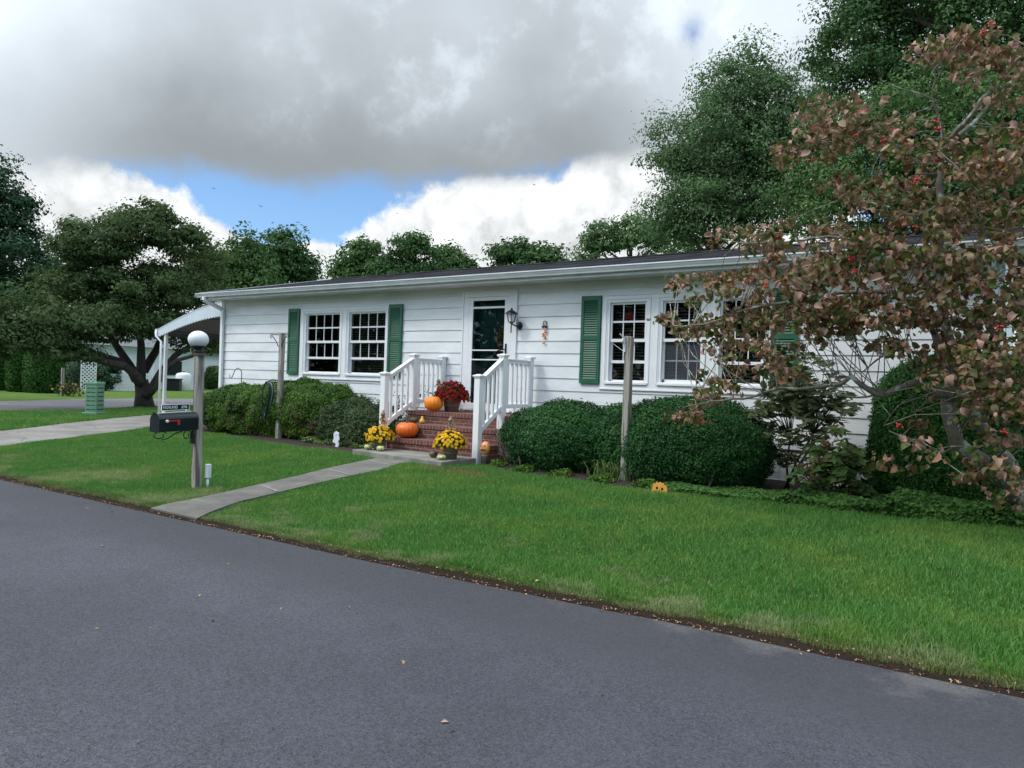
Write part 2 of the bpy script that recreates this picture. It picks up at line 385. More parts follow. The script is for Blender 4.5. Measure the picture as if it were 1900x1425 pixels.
bedR = [tuple(atL(*p))[:2] for p in ((905, 866), (940, 875), (1060, 892), (1160, 905), (1240, 915), (1300, 922), (1400, 933), (1500, 944), (1620, 956), (1750, 972), (1880, 984))]
bedL = [tuple(atL(*p))[:2] for p in ((380, 803), (440, 813), (520, 826), (600, 837), (668, 843))]
print('walk', walkL, walkR); print('drv', drvN, drvF); print('bed', bedL, bedR)
padX0, padX1, padY0 = -8.86, -6.78, 8.30
def in_walk(x, y): return (x > interp(walkL, y)-.01) & (x < interp(walkR, y)+.01) & (y < 8.6)
def in_drive(x, y): return (x < interp(drvN, y)+.0) & (x > interp(drvF, y))
def bed_front(x):
    yl = np.interp(x, [p[0] for p in bedL], [p[1] for p in bedL]); yr = np.interp(x, [p[0] for p in bedR], [p[1] for p in bedR])
    return np.where(x < -7.9, yl, yr)
xs = np.unique(np.concatenate([[-500, -200, -100, -60, -45, -35], np.arange(-30, 3, .25), [3, 5, 10, 30, 100, 400]]))
ys = np.unique(np.concatenate([[-300, -60, -20, -8, -4, -3.62, -3.5, -3.4, 0, 3.5, 3.95, 4.0, 4.05, 4.10, 4.18, 4.3], np.arange(4.5, 12, .25), [14, 18, 24, 32, 45, 70, 120, 300, 700]]))
GX, GY = np.meshgrid(xs, ys); GZ = gh(GX, GY)
nx, ny = len(xs), len(ys); ii = (np.arange(ny-1)[:, None]*nx+np.arange(nx-1)[None]).ravel()
gm = bpy.data.materials.new('lawn_ground'); gm.use_nodes = True; nt = gm.node_tree; b = nt.nodes['Principled BSDF']
t = nt.nodes.new('ShaderNodeTexCoord'); v = t.outputs['Object']
sp = nt.nodes.new('ShaderNodeSeparateXYZ'); nt.links.new(v, sp.inputs[0]); gx, gy = N(nt, sp.outputs[0]), N(nt, sp.outputs[1])
n1 = noiseN(nt, v, 1.2, 5); n2 = noiseN(nt, v, 45, 4); n3 = noiseN(nt, v, 6, 4)
far = mixc(nt, n1.smooth(.3, .7), (.075, .145, .025), (.120, .185, .035))
near = mixc(nt, n2.smooth(.35, .65), (.030, .060, .012), (.070, .110, .022))
isnear = gx.smooth(-19, -16)*gy.smooth(14, 11)
c = mixc(nt, isnear, far, near)
eo = gx.smooth(-5.0, .5)*.20-.03
soil = (gy-eo+(n3-.5)*.10+(n2-.5)*.05).smooth(4.155, 4.10)*gy.smooth(3.6, 3.8)*gx.smooth(-24, -22)
c = mixc(nt, soil, c, mixc(nt, n2, (.013, .009, .007), (.046, .030, .022)))
nt.links.new(c, b.inputs['Base Color']); b.inputs['Roughness'].default_value = .95; b.inputs['Specular IOR Level'].default_value = .1
bp = nt.nodes.new('ShaderNodeBump'); bp.inputs['Distance'].default_value = .03; nt.links.new((n2+n3).o, bp.inputs['Height']); nt.links.new(bp.outputs[0], b.inputs['Normal'])
g = npmesh('ground', np.stack([GX, GY, GZ], -1).reshape(-1, 3), np.stack([ii, ii+1, ii+nx+1, ii+nx], 1), gm, smooth=True); g['kind'] = 'structure'

# asphalt
def asphalt(name, c1, c2, tint=0):
    m = bpy.data.materials.new(name); m.use_nodes = True; nt = m.node_tree; b = nt.nodes['Principled BSDF']
    t = nt.nodes.new('ShaderNodeTexCoord'); v = t.outputs['Object']
    sp = nt.nodes.new('ShaderNodeSeparateXYZ'); nt.links.new(v, sp.inputs[0]); gy = N(nt, sp.outputs[1]); gx = N(nt, sp.outputs[0])
    fine = noiseN(nt, v, 130, 3, .7); mid = noiseN(nt, v, 60, 4, .7); big = noiseN(nt, v, .55, 5, .55); med = noiseN(nt, v, 3.2, 5)
    c = mixc(nt, big.smooth(.3, .7), c1, c2)
    k = (fine-.5)*3.0+(mid-.5)*2.2+(med-.5)*.35+1.0
    if tint:                                   # smoother worn band beside the lawn edge with pale sandy scuffs
        edge = (gy+(big-.5)*.9).smooth(2.9, 3.7)
        c = mixc(nt, edge*.75, c, (.056, .055, .062))
        c = mixc(nt, noiseN(nt, v, 1.1, 4, .6).smooth(.66, .74)*.35, c, (.035, .035, .042))
        k = (k-1.0)*(1.0-edge*.45)+1.0
        sand = (med-.5+(gy-3.95)*.55).smooth(.02, .22)*gx.smooth(-3.5, -1.0)
        c = mixc(nt, sand*.45, c, (.17, .16, .15))
    hs = nt.nodes.new('ShaderNodeVectorMath'); hs.operation = 'SCALE'; nt.links.new(c, hs.inputs[0]); nt.links.new(k.op('MAXIMUM', .15).o, hs.inputs[3])
    vor = nt.nodes.new('ShaderNodeTexVoronoi'); vor.inputs['Scale'].default_value = 26; nt.links.new(v, vor.inputs['Vector'])
    spk = N(nt, vor.outputs['Distance']).op('LESS_THAN', .045)*N(nt, vor.outputs['Color']).op('GREATER_THAN', .62)
    c = mixc(nt, spk*.8, hs.outputs[0], (.42, .40, .37))
    nt.links.new(c, b.inputs['Base Color']); b.inputs['Roughness'].default_value = .82; b.inputs['Specular IOR Level'].default_value = .3
    bp = nt.nodes.new('ShaderNodeBump'); bp.inputs['Distance'].default_value = .008; bp.inputs['Strength'].default_value = .9
    nt.links.new((fine+mid*1.2).o, bp.inputs['Height']); nt.links.new(bp.outputs[0], b.inputs['Normal']); return m
M['asphalt'] = asphalt('road_asphalt', (.066, .066, .081), (.085, .085, .102), 1)
M['asphalt2'] = asphalt('street_asphalt', (.16, .155, .165), (.19, .185, .195))
rx = np.concatenate([[-200, -60, -40], np.arange(-24, 6, .12), [10, 40, 200]])
ey = 4.065+eoff(rx)+.018*np.sin(rx*3.1)+.012*np.sin(rx*7.7+1)+.01*np.sin(rx*17+2)
mb = MB(); vs = []; fs = []
for i, x in enumerate(rx): vs += [(x, -3.55, -.130), (x, 3.2, -.122), (x, ey[i], -.128), (x, ey[i]+.02, -.165)]
for i in range(len(rx)-1):
    for k in range(3): a = i*4+k; fs.append((a, a+4, a+5, a+1))
mb.add(vs, fs); struct('road', mb, M['asphalt'])
mb = MB()
sn = [(-22.6, 3.9, ), (-23.4, 7.5), tuple(atG(0, 763, -.02))[:2], tuple(atG(160, 762, -.02))[:2], tuple(atG(250, 756, -.02))[:2], tuple(atG(350, 753, -.02))[:2], (-27.4, 24), (-29, 40), (-34, 80)]
sf = [(-28.0, 3.9), (-29.2, 7.5), tuple(atG(0, 744.5, -.02))[:2], tuple(atG(160, 740, -.02))[:2], (-33.0, 18), tuple(atG(350, 740, -.02))[:2], (-34.2, 27), (-36, 42), (-42, 82)]
for i in range(len(sn)-1):
    mb.add([(*sf[i], -.02), (*sn[i], -.02), (*sn[i+1], -.02), (*sf[i+1], -.02)], [(0, 1, 2, 3)])
struct('side_street', mb, M['asphalt2'])

def concrete(name, c1, c2, crack=False):
    m = bpy.data.materials.new(name); m.use_nodes = True; nt = m.node_tree; b = nt.nodes['Principled BSDF']
    t = nt.nodes.new('ShaderNodeTexCoord'); v = t.outputs['Object']
    fine = noiseN(nt, v, 90, 3, .7); mid = noiseN(nt, v, 9, 5); big = noiseN(nt, v, 1.3, 5)
    c = mixc(nt, big.smooth(.35, .65), c1, c2); k = (fine-.5)*1.0+(mid-.5)*.7+1.0
    hs = nt.nodes.new('ShaderNodeVectorMath'); hs.operation = 'SCALE'; nt.links.new(c, hs.inputs[0]); nt.links.new(k.o, hs.inputs[3]); c = hs.outputs[0]
    if crack:
        n = nt.nodes.new('ShaderNodeTexVoronoi'); n.feature = 'DISTANCE_TO_EDGE'; n.inputs['Scale'].default_value = .26
        wv = nt.nodes.new('ShaderNodeVectorMath'); wv.operation = 'ADD'; nt.links.new(v, wv.inputs[0])
        nz = nt.nodes.new('ShaderNodeTexNoise'); nz.inputs['Scale'].default_value = 1.5; nt.links.new(v, nz.inputs['Vector']); nt.links.new(nz.outputs['Color'], wv.inputs[1])
        nt.links.new(wv.outputs[0], n.inputs['Vector']); ck = N(nt, n.outputs['Distance']).smooth(.004, .0)
        c = mixc(nt, ck*.85, c, (.035, .032, .03))
    nt.links.new(c, b.inputs['Base Color']); b.inputs['Roughness'].default_value = .9; b.inputs['Specular IOR Level'].default_value = .25
    bp = nt.nodes.new('ShaderNodeBump'); bp.inputs['Distance'].default_value = .006; nt.links.new((fine+mid).o, bp.inputs['Height']); nt.links.new(bp.outputs[0], b.inputs['Normal']); return m
M['walk'] = concrete('walk_concrete', (.185, .175, .155), (.130, .123, .110))
M['joint'] = mat('pale_walk_joint', (.29, .28, .25), .9, .1, 9)
M['drive'] = concrete('driveway_concrete', (.265, .245, .225), (.195, .182, .168), True)
mb = MB(); mj = MB(); wy = np.concatenate([np.arange(4.03, 8.3, .2), [8.31]])
def wl(y): return float(interp(walkL, y)), float(interp(walkR, y))
for a, c2 in zip(wy[:-1], wy[1:]):
    (l0, r0), (l1, r1) = wl(a), wl(c2); z0 = ghf(-7, a)+.03; z1 = ghf(-7, c2)+.03
    if a < 4.1: z0 = ghf(-7, 4.2)+.012
    mb.add([(l0, a, z0), (r0, a, z0), (r1, c2, z1), (l1, c2, z1), (l0, a, z0-.06), (r0, a, z0-.06), (r1, c2, z1-.06), (l1, c2, z1-.06)], [(0, 1, 2, 3), (0, 3, 7, 4), (1, 5, 6, 2), (0, 4, 5, 1)])
struct('front_walk', mb, M['walk'])
for y in (5.45, 6.75, 7.85):
    l, r = wl(y); z = ghf(-7, y)+.034; mj.add([(l, y-.016+.10, z), (r, y-.016-.1, z), (r, y+.016-.1, z), (l, y+.016+.10, z)], [(0, 1, 2, 3)])
struct('front_walk_joints', mj, M['joint'])
mb = MB(); dy = np.concatenate([np.arange(4.03, 12, .35), [14, 18, 22]])
for a, c2 in zip(dy[:-1], dy[1:]):
    vs = []
    for y in (a, c2):
        fx, nx_ = float(interp(drvF, y)), float(interp(drvN, y))
        for k in range(7): x = fx+(nx_-fx)*k/6; vs.append((x, y, ghf(x, max(y, 4.3))+.012))
    mb.add(vs, [(k, k+1, k+8, k+7) for k in range(6)])
struct('driveway', mb, M['drive'])
mb = MB(); bx = np.arange(-15.6, .6, .2); vs = []
for x in bx:
    f = float(bed_front(x))+.06*math.sin(x*4)+.03*math.sin(x*11)
    if padX0-.1 < x < padX1+.05: f = max(f, 9.3)
    for k in range(5): y = f+(10.62-f)*k/4; vs.append((x, y, ghf(x, y)+.006+.02*min(k, 1)))
mb.add(vs, [(i*5+k, (i+1)*5+k, (i+1)*5+k+1, i*5+k+1) for i in range(len(bx)-1) for k in range(4)])
struct('mulch_bed', mb, M['mulch'])

# ---------------------------------------------------------------- grass blades
def grassmat():
    m = bpy.data.materials.new('grass_blades'); m.use_nodes = True; nt = m.node_tree; b = nt.nodes['Principled BSDF']
    a = nt.nodes.new('ShaderNodeAttribute'); a.attribute_name = 'rnd'; rn = N(nt, a.outputs['Fac'])
    t = nt.nodes.new('ShaderNodeTexCoord'); v = t.outputs['Object']
    sp = nt.nodes.new('ShaderNodeSeparateXYZ'); nt.links.new(v, sp.inputs[0]); gx, gy = N(nt, sp.outputs[0]), N(nt, sp.outputs[1])
    big = noiseN(nt, v, .9, 4); mid = noiseN(nt, v, 3.0, 4)
    c = mixc(nt, rn, (.052, .168, .030), (.142, .325, .064))
    c = mixc(nt, big.smooth(.42, .66)*.6, c, (.20, .315, .06))
    c = mixc(nt, mid.smooth(.5, .75)*.35, c, (.035, .115, .034))
    dry = (mid+(big-.5)*1.0-.53 + (5.0-gy)*.16 - gx.smooth(-2.5, 0.5)*.10).smooth(.0, .20)*gy.smooth(6.4, 5.0)
    c = mixc(nt, dry*.72, c, (.30, .34, .16))
    bp_ = (gx+6.2)*(gx+6.2)*.9+(gy-7.9)*(gy-7.9)*6
    c = mixc(nt, (bp_+(mid-.5)*2).smooth(.55, .1)*.7, c, (.30, .20, .09))
    c = mixc(nt, rn.op('GREATER_THAN', .975)*.8, c, (.34, .28, .13))
    ed = (gy-(gx.smooth(-5.0, .5)*.20-.03)+(mid-.5)*.2).smooth(4.24, 4.08)*gx.smooth(-24, -22)
    c = mixc(nt, ed*.55, c, (.13, .09, .045))
    nt.links.new(c, b.inputs['Base Color']); b.inputs['Roughness'].default_value = .5; b.inputs['Specular IOR Level'].default_value = .25
    tr = nt.nodes.new('ShaderNodeBsdfTranslucent'); nt.links.new(c, tr.inputs[0])
    mx = nt.nodes.new('ShaderNodeMixShader'); mx.inputs[0].default_value = .3
    nt.links.new(b.outputs[0], mx.inputs[1]); nt.links.new(tr.outputs[0], mx.inputs[2]); nt.links.new(mx.outputs[0], nt.nodes['Material Output'].inputs[0])
    return m
M['grass'] = grassmat()
def blades(x, y, hgt, wid, seed, z=None):
    r = np.random.RandomState(seed); n = len(x); z = gh(x, y) if z is None else z
    a = r.rand(n)*6.283; P = np.stack([x, y, z-.004], 1)
    la = r.rand(n)*6.283; lean = (r.rand(n)**.8)*.75
    h = hgt*(.55+.75*r.rand(n))
    side = np.stack([np.cos(a), np.sin(a), 0*a], 1)*(wid*(.7+.6*r.rand(n)))[:, None]
    tip = P+np.stack([np.cos(la)*lean*h, np.sin(la)*lean*h, h*(1-.35*lean**2)], 1)
    midp = P+np.stack([np.cos(la)*lean*h*.35, np.sin(la)*lean*h*.35, h*.55], 1)
    co = np.stack([P-side*.5, P+side*.5, midp+side*.42, tip, midp-side*.42], 1).reshape(-1, 3)
    i = np.arange(n)[:, None]*5
    return co, i+np.array([[0, 1, 2, 4]]), i+np.array([[4, 2, 3, 3]]), np.repeat(r.rand(n), 5)
def lawn(name, x, y, hgt, wid, seed, label, z=None):
    co, f1, f2, rn = blades(x, y, hgt, wid, seed, z)
    me = bpy.data.meshes.new(name); me.vertices.add(len(co)); me.vertices.foreach_set('co', co.astype(np.float32).ravel())
    f2 = f2[:, :3]; k1, k2 = len(f1), len(f2)
    me.loops.add(k1*4+k2*3); me.loops.foreach_set('vertex_index', np.concatenate([f1.ravel(), f2.ravel()]).astype(np.int32))
    me.polygons.add(k1+k2)
    me.polygons.foreach_set('loop_start', np.concatenate([np.arange(k1)*4, k1*4+np.arange(k2)*3]).astype(np.int32))
    me.polygons.foreach_set('loop_total', np.concatenate([np.full(k1, 4), np.full(k2, 3)]).astype(np.int32))
    me.update(calc_edges=True); at = me.attributes.new('rnd', 'FLOAT', 'POINT'); at.data.foreach_set('value', rn.astype(np.float32))
    me.materials.append(M['grass']); o = link_mesh(name, me); return tag(o, label, 'grass', kind='stuff')
r = np.random.RandomState(5)
n = 820000
gy_ = EDGE-.08+(10.4-EDGE)*r.rand(n)**1.35; gx_ = -15.5+16.3*r.rand(n)
# keep what the photograph can see, thin towards the back
keep = (gx_ < .25+.03*gy_) & (gx_ > -2.75*gy_-.6)
lp = lump(np.stack([gx_, gy_, 0*gx_], 1), 3.0, 3)
keep &= (gy_-eoff(gx_) > EDGE-.012+.028*lp+.016*np.sin(gx_*23)) & ~in_walk(gx_, gy_) & ~in_drive(gx_, gy_) & (gy_ < bed_front(gx_)+.05*lp)
keep &= ~((gx_ > padX0-.02) & (gx_ < padX1+.02) & (gy_ > padY0-.02)) & ~((gx_ < -15.2) & (gy_ > 10))
worn = ((gx_+6.2)**2*.9+(gy_-7.9)**2*6 < .4) & (r.rand(n) < .55); keep &= ~worn
gx_, gy_ = gx_[keep], gy_[keep]; lp = lp[keep]
hh = .038+.016*lp+.012*lump(np.stack([gx_, gy_, 0*gx_], 1), 9.0, 4)+.016*sstep(4.4, 6.5, gy_)+.035*np.exp(-((gx_+.6)**2+(gy_-4.7)**2*3)*1.2)
hh *= np.where(gy_-eoff(gx_) < EDGE+.12, .6, 1)
lawn('lawn_grass', gx_, gy_, hh, .0052, 6, 'bright green lawn grass in front of the white house')
n = 260000
gx_ = -27+14*r.rand(n); gy_ = 4.2+13*r.rand(n)**1.2
nearS = np.interp(gy_, [p[1] for p in sn], [p[0] for p in sn])
keep = (gx_ > nearS+.05) & ~in_drive(gx_, gy_) & (gx_ < interp(drvF, gy_)) & (gx_ > -3*gy_)
lawn('verge_grass', gx_[keep], gy_[keep], .07, .016, 8, 'green verge grass around the spreading tree beyond the driveway')
# ---------------------------------------------------------------- the white house
HY = 10.60                                   # front wall plane
HX0, HX1 = -15.49, -.32
BACK = 17.8
house = thing('house', 'long single storey white vinyl sided house with green shutters', 'house', (-8, HY, 0))
LAP = .2034; ROW1 = 2.758
opens = [(-12.62, -11.53, 1.28, 2.57), (-11.33, -10.26, 1.28, 2.57), (-8.26, -7.36, .75, 2.72)] + [(x, x+.68, 1.28, 2.57) for x in (-5.50, -4.62, -3.74)]
def siding(y, x0, x1, sgn):
    mb = MB(); rows = [(ROW1, 2.935)]+[(ROW1-LAP*(k+1), ROW1-LAP*k) for k in range(11)]
    ex = sorted({x0, x1}|{e for o in opens for e in o[:2]})
    for zb, zt in rows:
        zt0 = zt
        for a, b2 in zip(ex[:-1], ex[1:]):
            segs = [(zb, zt0)]
            for o in opens:
                if o[0] <= a+1e-6 and o[1] >= b2-1e-6:
                    ns = []
                    for s0, s1 in segs:
                        if o[2] > s0: ns.append((s0, min(s1, o[2])))
                        if o[3] < s1: ns.append((max(s0, o[3]), s1))
                    segs = [q for q in ns if q[1]-q[0] > 1e-4]
            for s0, s1 in segs:
                def yy(z): return y-sgn*(.016*(1-(z-zb)/(zt-zb)))
                vs = [(a, yy(s0), s0), (b2, yy(s0), s0), (b2, yy(s1), s1), (a, yy(s1), s1)]; fs = [(0, 1, 2, 3)]
                if abs(s0-zb) < 1e-6: vs += [(a, y+.001, s0), (b2, y+.001, s0)]; fs.append((0, 4, 5, 1))
                mb.add(vs, fs)
    return mb
obj('front_wall', siding(HY, HX0, HX1, 1), M['vinyl'], house)
mb = MB(); mb.box((HX0+.002, HY+.16, .5), (HX0+.05, BACK, 2.93)); mb.box((HX1-.05, HY+.16, .5), (HX1-.002, BACK, 2.93)); mb.box((HX0+.06, BACK-.05, .5), (HX1-.06, BACK-.002, 2.93))
obj('side_wall', mb, M['vinyl'], house)
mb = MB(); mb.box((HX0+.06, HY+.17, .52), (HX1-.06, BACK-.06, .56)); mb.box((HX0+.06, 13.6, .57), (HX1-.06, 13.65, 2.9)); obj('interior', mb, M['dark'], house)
# skirting with battens
mb = MB(); mb.box((HX0+.02, HY+.012, .03), (HX1-.02, HY+.05, .47))
x = HX0+.1
while x < HX1: mb.box((x, HY+.004, .03), (x+.018, HY+.02, .465)); x += .405
mb.box((HX0+.02, HY+.2, 0), (HX0+.06, BACK, .47)); mb.box((HX1-.06, HY+.2, 0), (HX1-.02, BACK, .47))
obj('skirting', mb, M['skirt'], house)
mb = MB(); mb.box((HX0, HY-.022, .455), (HX1, HY+.03, .50)); mb.box((HX0, HY-.004, .50), (HX1, HY+.03, .523)); mb.box((HX0, HY-.01, .0), (HX1, HY+.06, .03)); obj('skirting_rail', mb, M['gutter'], house)
# corner posts
for x in (HX0, HX1):
    mb = MB(); mb.box((x-.035, HY-.028, .45), (x+.075 if x < -5 else x+.03, HY+.10, 2.92)); obj('corner_trim', mb, M['trim'], house, bevel=.003)
# roof: low gable, ridge parallel to the front
RY, RZ, EY, EZ = 14.2, 3.90, 10.17, 3.04
RX0, RX1 = HX0-.27, HX1+.28
sl = (RZ-EZ)/(RY-EY)
mb = MB()
mb.prism([(EY-.02, EZ-.005), (RY, RZ), (2*RY-EY, EZ), (2*RY-EY, EZ-.05), (RY, RZ-.06), (EY-.02, EZ-.05)], 'x', RX0, RX1)
# shingle courses: thin steps up the slope
k = 0; yv = EY
while yv < RY-.1:
    z = EZ+(yv-EY)*sl; mb.add([(RX0, yv, z+.012), (RX1, yv, z+.012), (RX1, yv+.142, z+.142*sl+.004), (RX0, yv+.142, z+.142*sl+.004), (RX0, yv, z), (RX1, yv, z)], [(0, 1, 2, 3), (4, 5, 1, 0)]); yv += .14
mb.bar((RX0, RY-.07, RZ+.0), (RX1, RY-.07, RZ+.0), .16, .02); mb.bar((RX0, RY+.08, RZ), (RX1, RY+.08, RZ), .16, .02)
obj('roof', mb, M['shingle'], house)
for x in (HX0+.9, HX1-.9):                   # gable infill
    pass
for x in (HX0, HX1-.04): mb = MB(); mb.prism([(HY, 2.93), (RY, RZ-.09), (BACK, 2.93)], 'x', x, x+.04); obj('gable', mb, M['vinyl'], house)
mb = MB(); mb.box((RX0+.02, EY+.02, 2.90), (RX1-.02, HY+.02, 2.925)); obj('soffit', mb, M['soffit'], house)
mb = MB(); mb.box((RX0+.01, EY-.002, 2.893), (RX1-.01, EY+.018, 3.03)); mb.bar((RX0+.01, EY, 3.0), (RX0+.01, RY, 3.86), .02, .13); mb.bar((RX1-.01, EY, 3.0), (RX1-.01, RY, 3.86), .02, .13); obj('fascia', mb, M['gutter'], house)
# K-style gutter, hollow
mb = MB(); y0 = EY-.003
prof = [(y0, 3.03), (y0, 2.945), (y0-.075, 2.945), (y0-.082, 2.965), (y0-.098, 2.99), (y0-.105, 3.008), (y0-.118, 3.016), (y0-.118, 3.034), (y0-.108, 3.034), (y0-.108, 3.02), (y0-.09, 2.99), (y0-.07, 2.955), (y0-.008, 2.955), (y0-.008, 3.03)]
gx0 = RX0-.03; mb.prism(prof, 'x', gx0, RX1+.02); mb.box((gx0-.004, y0-.116, 2.946), (gx0, y0-.002, 3.033)); mb.box((RX1+.02, y0-.116, 2.946), (RX1+.024, y0-.002, 3.033))
obj('gutter', mb, M['gutter'], house)
def downspout(x, zbot):
    mb = MB(); pts = [(x-.10, y0-.06, 2.95), (x-.10, y0-.06, 2.88), (x-.02, HY-.06, 2.70), (x-.0, HY-.06, zbot)]
    for p, q in zip(pts[:-1], pts[1:]): mb.bar(p, q, .085, .06, up=(0, 1, 0) if abs(p[2]-q[2]) > .02 else (0, 0, 1))
    obj('downspout', mb, M['trim'], house, bevel=.006)
downspout(HX0+.075, .1); downspout(HX1-.06, .1)

# windows: frame > sashes, grille, pane, blinds
def window(x0, x1, z0, z1, cols, kind):
    mb = MB(); y = HY; t = .035
    mb.box((x0, y-.02, z0), (x0+t, y+.10, z1)); mb.box((x1-t, y-.02, z0), (x1, y+.10, z1)); mb.box((x0+t, y-.02, z1-t), (x1-t, y+.10, z1)); mb.box((x0+t, y-.03, z0), (x1-t, y+.10, z0+t))
    mb.box((x0-.02, y-.055, z0-.012), (x1+.02, y-.021, z0+.02))
    w = obj('window', mb, M['trim'], house, bevel=.002)
    a, b = x0+t, x1-t; zb, zt = z0+t, z1-t; mz = 1.955
    mb = MB()                                # upper sash
    s = .028
    mb.box((a, y+.010, mz-.03), (b, y+.045, mz+.018)); mb.box((a, y+.012, zt-s), (b, y+.04, zt)); mb.box((a, y+.012, mz+.018), (a+s, y+.04, zt-s)); mb.box((b-s, y+.012, mz+.018), (b, y+.04, zt-s))
    obj('upper_sash', mb, M['trim'], w)
    mb = MB(); lo = zb if kind != 'open' else zb
    mb.box((a, y+.046, mz-.028), (b, y+.075, mz-.002)); mb.box((a, y+.046, zb), (b, y+.075, zb+.045 if kind == 'open' else zb+.02)); mb.box((a, y+.046, zb), (a+s, y+.075, mz-.03)); mb.box((b-s, y+.046, zb), (b, y+.075, mz-.03))
    if kind == 'storm': mb.box((a, y+.03, 1.595), (b, y+.055, 1.640))
    obj('lower_sash', mb, M['trim'], w)
    mb = MB(); aw, bw = a+s, b-s; ym = y+.030
    for k in range(1, cols): xx = aw+(bw-aw)*k/cols; mb.box((xx-.007, ym-.006, mz+.018), (xx+.007, ym+.008, zt-s))
    zz = mz+.018+(zt-s-mz-.018)*.5; mb.box((aw, ym-.004, zz-.016 if kind == 'storm' else zz-.010), (bw, ym+.006, zz+.014))
    ym = y+.062; zlo = 1.640 if kind == 'storm' else zb+.045
    for k in range(1, cols): xx = aw+(bw-aw)*k/cols; mb.box((xx-.007, ym-.006, zlo), (xx+.007, ym+.008, mz-.03))
    if kind == 'open': zz = (zlo+mz-.03)/2; mb.box((aw, ym-.004, zz-.009), (bw, ym+.006, zz+.009))
    obj('grille', mb, M['trim'], w)
    mb = MB(); mb.box((aw-.005, y+.034, mz+.01), (bw+.005, y+.037, zt-s+.01)); mb.box((aw-.005, y+.066, zb+.01), (bw+.005, y+.069, mz-.02)); obj('pane', mb, M['glass'], w)
    if kind == 'open':
        mb = MB(); mb.add([(aw, y+.05, zb), (bw, y+.05, zb), (bw, y+.05, mz-.03), (aw, y+.05, mz-.03)], [(0, 1, 2, 3)]); obj('insect_screen', mb, M['screen'], w)
    mb = MB(); z = zb+.02                    # slat blinds hanging behind the glass
    while z < zt: mb.add([(a+.01, y+.115, z-.012), (b-.01, y+.115, z-.012), (b-.01, y+.155, z+.010), (a+.01, y+.155, z+.010)], [(0, 1, 2, 3)]); z += .048
    for f in (.18, .5, .82): xx = a+(b-a)*f; mb.box((xx-.002, y+.110, zb), (xx+.002, y+.112, zt))
    obj('blinds', mb, M['blind'], w)
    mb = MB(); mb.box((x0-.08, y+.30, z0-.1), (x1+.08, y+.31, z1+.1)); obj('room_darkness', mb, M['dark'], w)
    return w
for i, o in enumerate(opens):
    if i == 2: continue
    window(*o, 4 if i < 2 else 3, 'open' if i == 4 else 'storm')
def casing(x0, x1, z0, z1, holes):
    mb = MB(); y = HY; p = .026
    mb.box((x0, y-p, z1-.10+.0), (x1, y+.02, z1)); mb.box((x0-.01, y-p-.012, z1), (x1+.01, y+.02, z1+.022)); mb.box((x0, y-p, z0), (x1, y+.02, z0+.085)); mb.box((x0-.015, y-p-.014, z0-.022), (x1+.015, y+.02, z0))
    xs_ = [x0]+[v for h_ in holes for v in h_]+[x1]
    for a, b in zip(xs_[::2], xs_[1::2]): mb.box((a, y-p, z0+.085), (b, y+.02, z1-.10))
    for a, b in holes:                       # raised bead round each window
        mb.box((a-.045, y-p-.01, z0+.085), (a-.022, y-p+.002, z1-.06)); mb.box((b+.022, y-p-.01, z0+.085), (b+.045, y-p+.002, z1-.06)); mb.box((a-.045, y-p-.01, z1-.06), (b+.045, y-p+.002, z1-.04))
    obj('window_trim', mb, M['trim'], house, bevel=.002)
casing(-12.76, -10.20, 1.20, 2.645, [(-12.62, -11.53), (-11.33, -10.26)])
casing(-5.60, -2.98, 1.20, 2.645, [(-5.50, -4.82), (-4.62, -3.94), (-3.74, -3.06)])

def shutter(x0, x1):
    z0, z1 = 1.262, 2.655; y = HY-.030; mb = MB(); f = .050
    mb.box((x0, y-.022, z0), (x0+f, y+.012, z1)); mb.box((x1-f, y-.022, z0), (x1, y+.012, z1))
    zm = (z0+z1)/2+.03
    for a, b in ((z0, z0+.075), (zm-.035, zm+.035), (z1-.075, z1)): mb.box((x0+f, y-.022, a), (x1-f, y+.012, b))
    mb.box((x0+f, y+.0, z0+.05), (x1-f, y+.008, z1-.05))
    for lo, hi in ((z0+.075, zm-.035), (zm+.035, z1-.075)):
        n_ = int((hi-lo)/.036)
        for k in range(n_): z = lo+(hi-lo)*(k+.5)/n_; mb.add([(x0+f, y-.018, z-.014), (x1-f, y-.018, z-.014), (x1-f, y-.002, z+.014), (x0+f, y-.002, z+.014), (x0+f, y-.018, z-.017), (x1-f, y-.018, z-.017)], [(0, 1, 2, 3), (4, 5, 1, 0)])
    obj('shutter', mb, M['shutter'], house)
for a, b in ((-13.12, -12.775), (-10.185, -9.84), (-5.965, -5.615), (-2.965, -2.61)): shutter(a, b)

# front door: casing, storm door with glass, green door standing behind it
mb = MB(); y = HY
mb.box((-8.37, y-.03, .74), (-8.25, y+.05, 2.72)); mb.box((-7.37, y-.03, .74), (-7.25, y+.05, 2.72)); mb.box((-8.37, y-.03, 2.72), (-7.25, y+.05, 2.80))
mb.box((-8.40, y-.045, 2.80), (-7.22, y+.02, 2.83)); mb.box((-8.40, y-.04, .72), (-8.37, y+.02, 2.80)); mb.box((-7.25, y-.04, .72), (-7.22, y+.02, 2.80)); mb.box((-8.30, y-.05, .725), (-7.30, y+.10, .76))
obj('door_frame', mb, M['trim'], house, bevel=.003)
dx0, dx1 = -8.25, -7.37
mb = MB(); y = HY-.028
mb.box((dx0, y, .765), (dx0+.085, y+.032, 2.715)); mb.box((dx1-.11, y, .765), (dx1, y+.032, 2.715)); mb.box((dx0+.085, y, 2.655), (dx1-.11, y+.032, 2.715)); mb.box((dx0+.085, y, .765), (dx1-.11, y+.032, .86))
mb.box((dx0+.085, y+.004, 2.515), (dx1-.11, y+.03, 2.550))
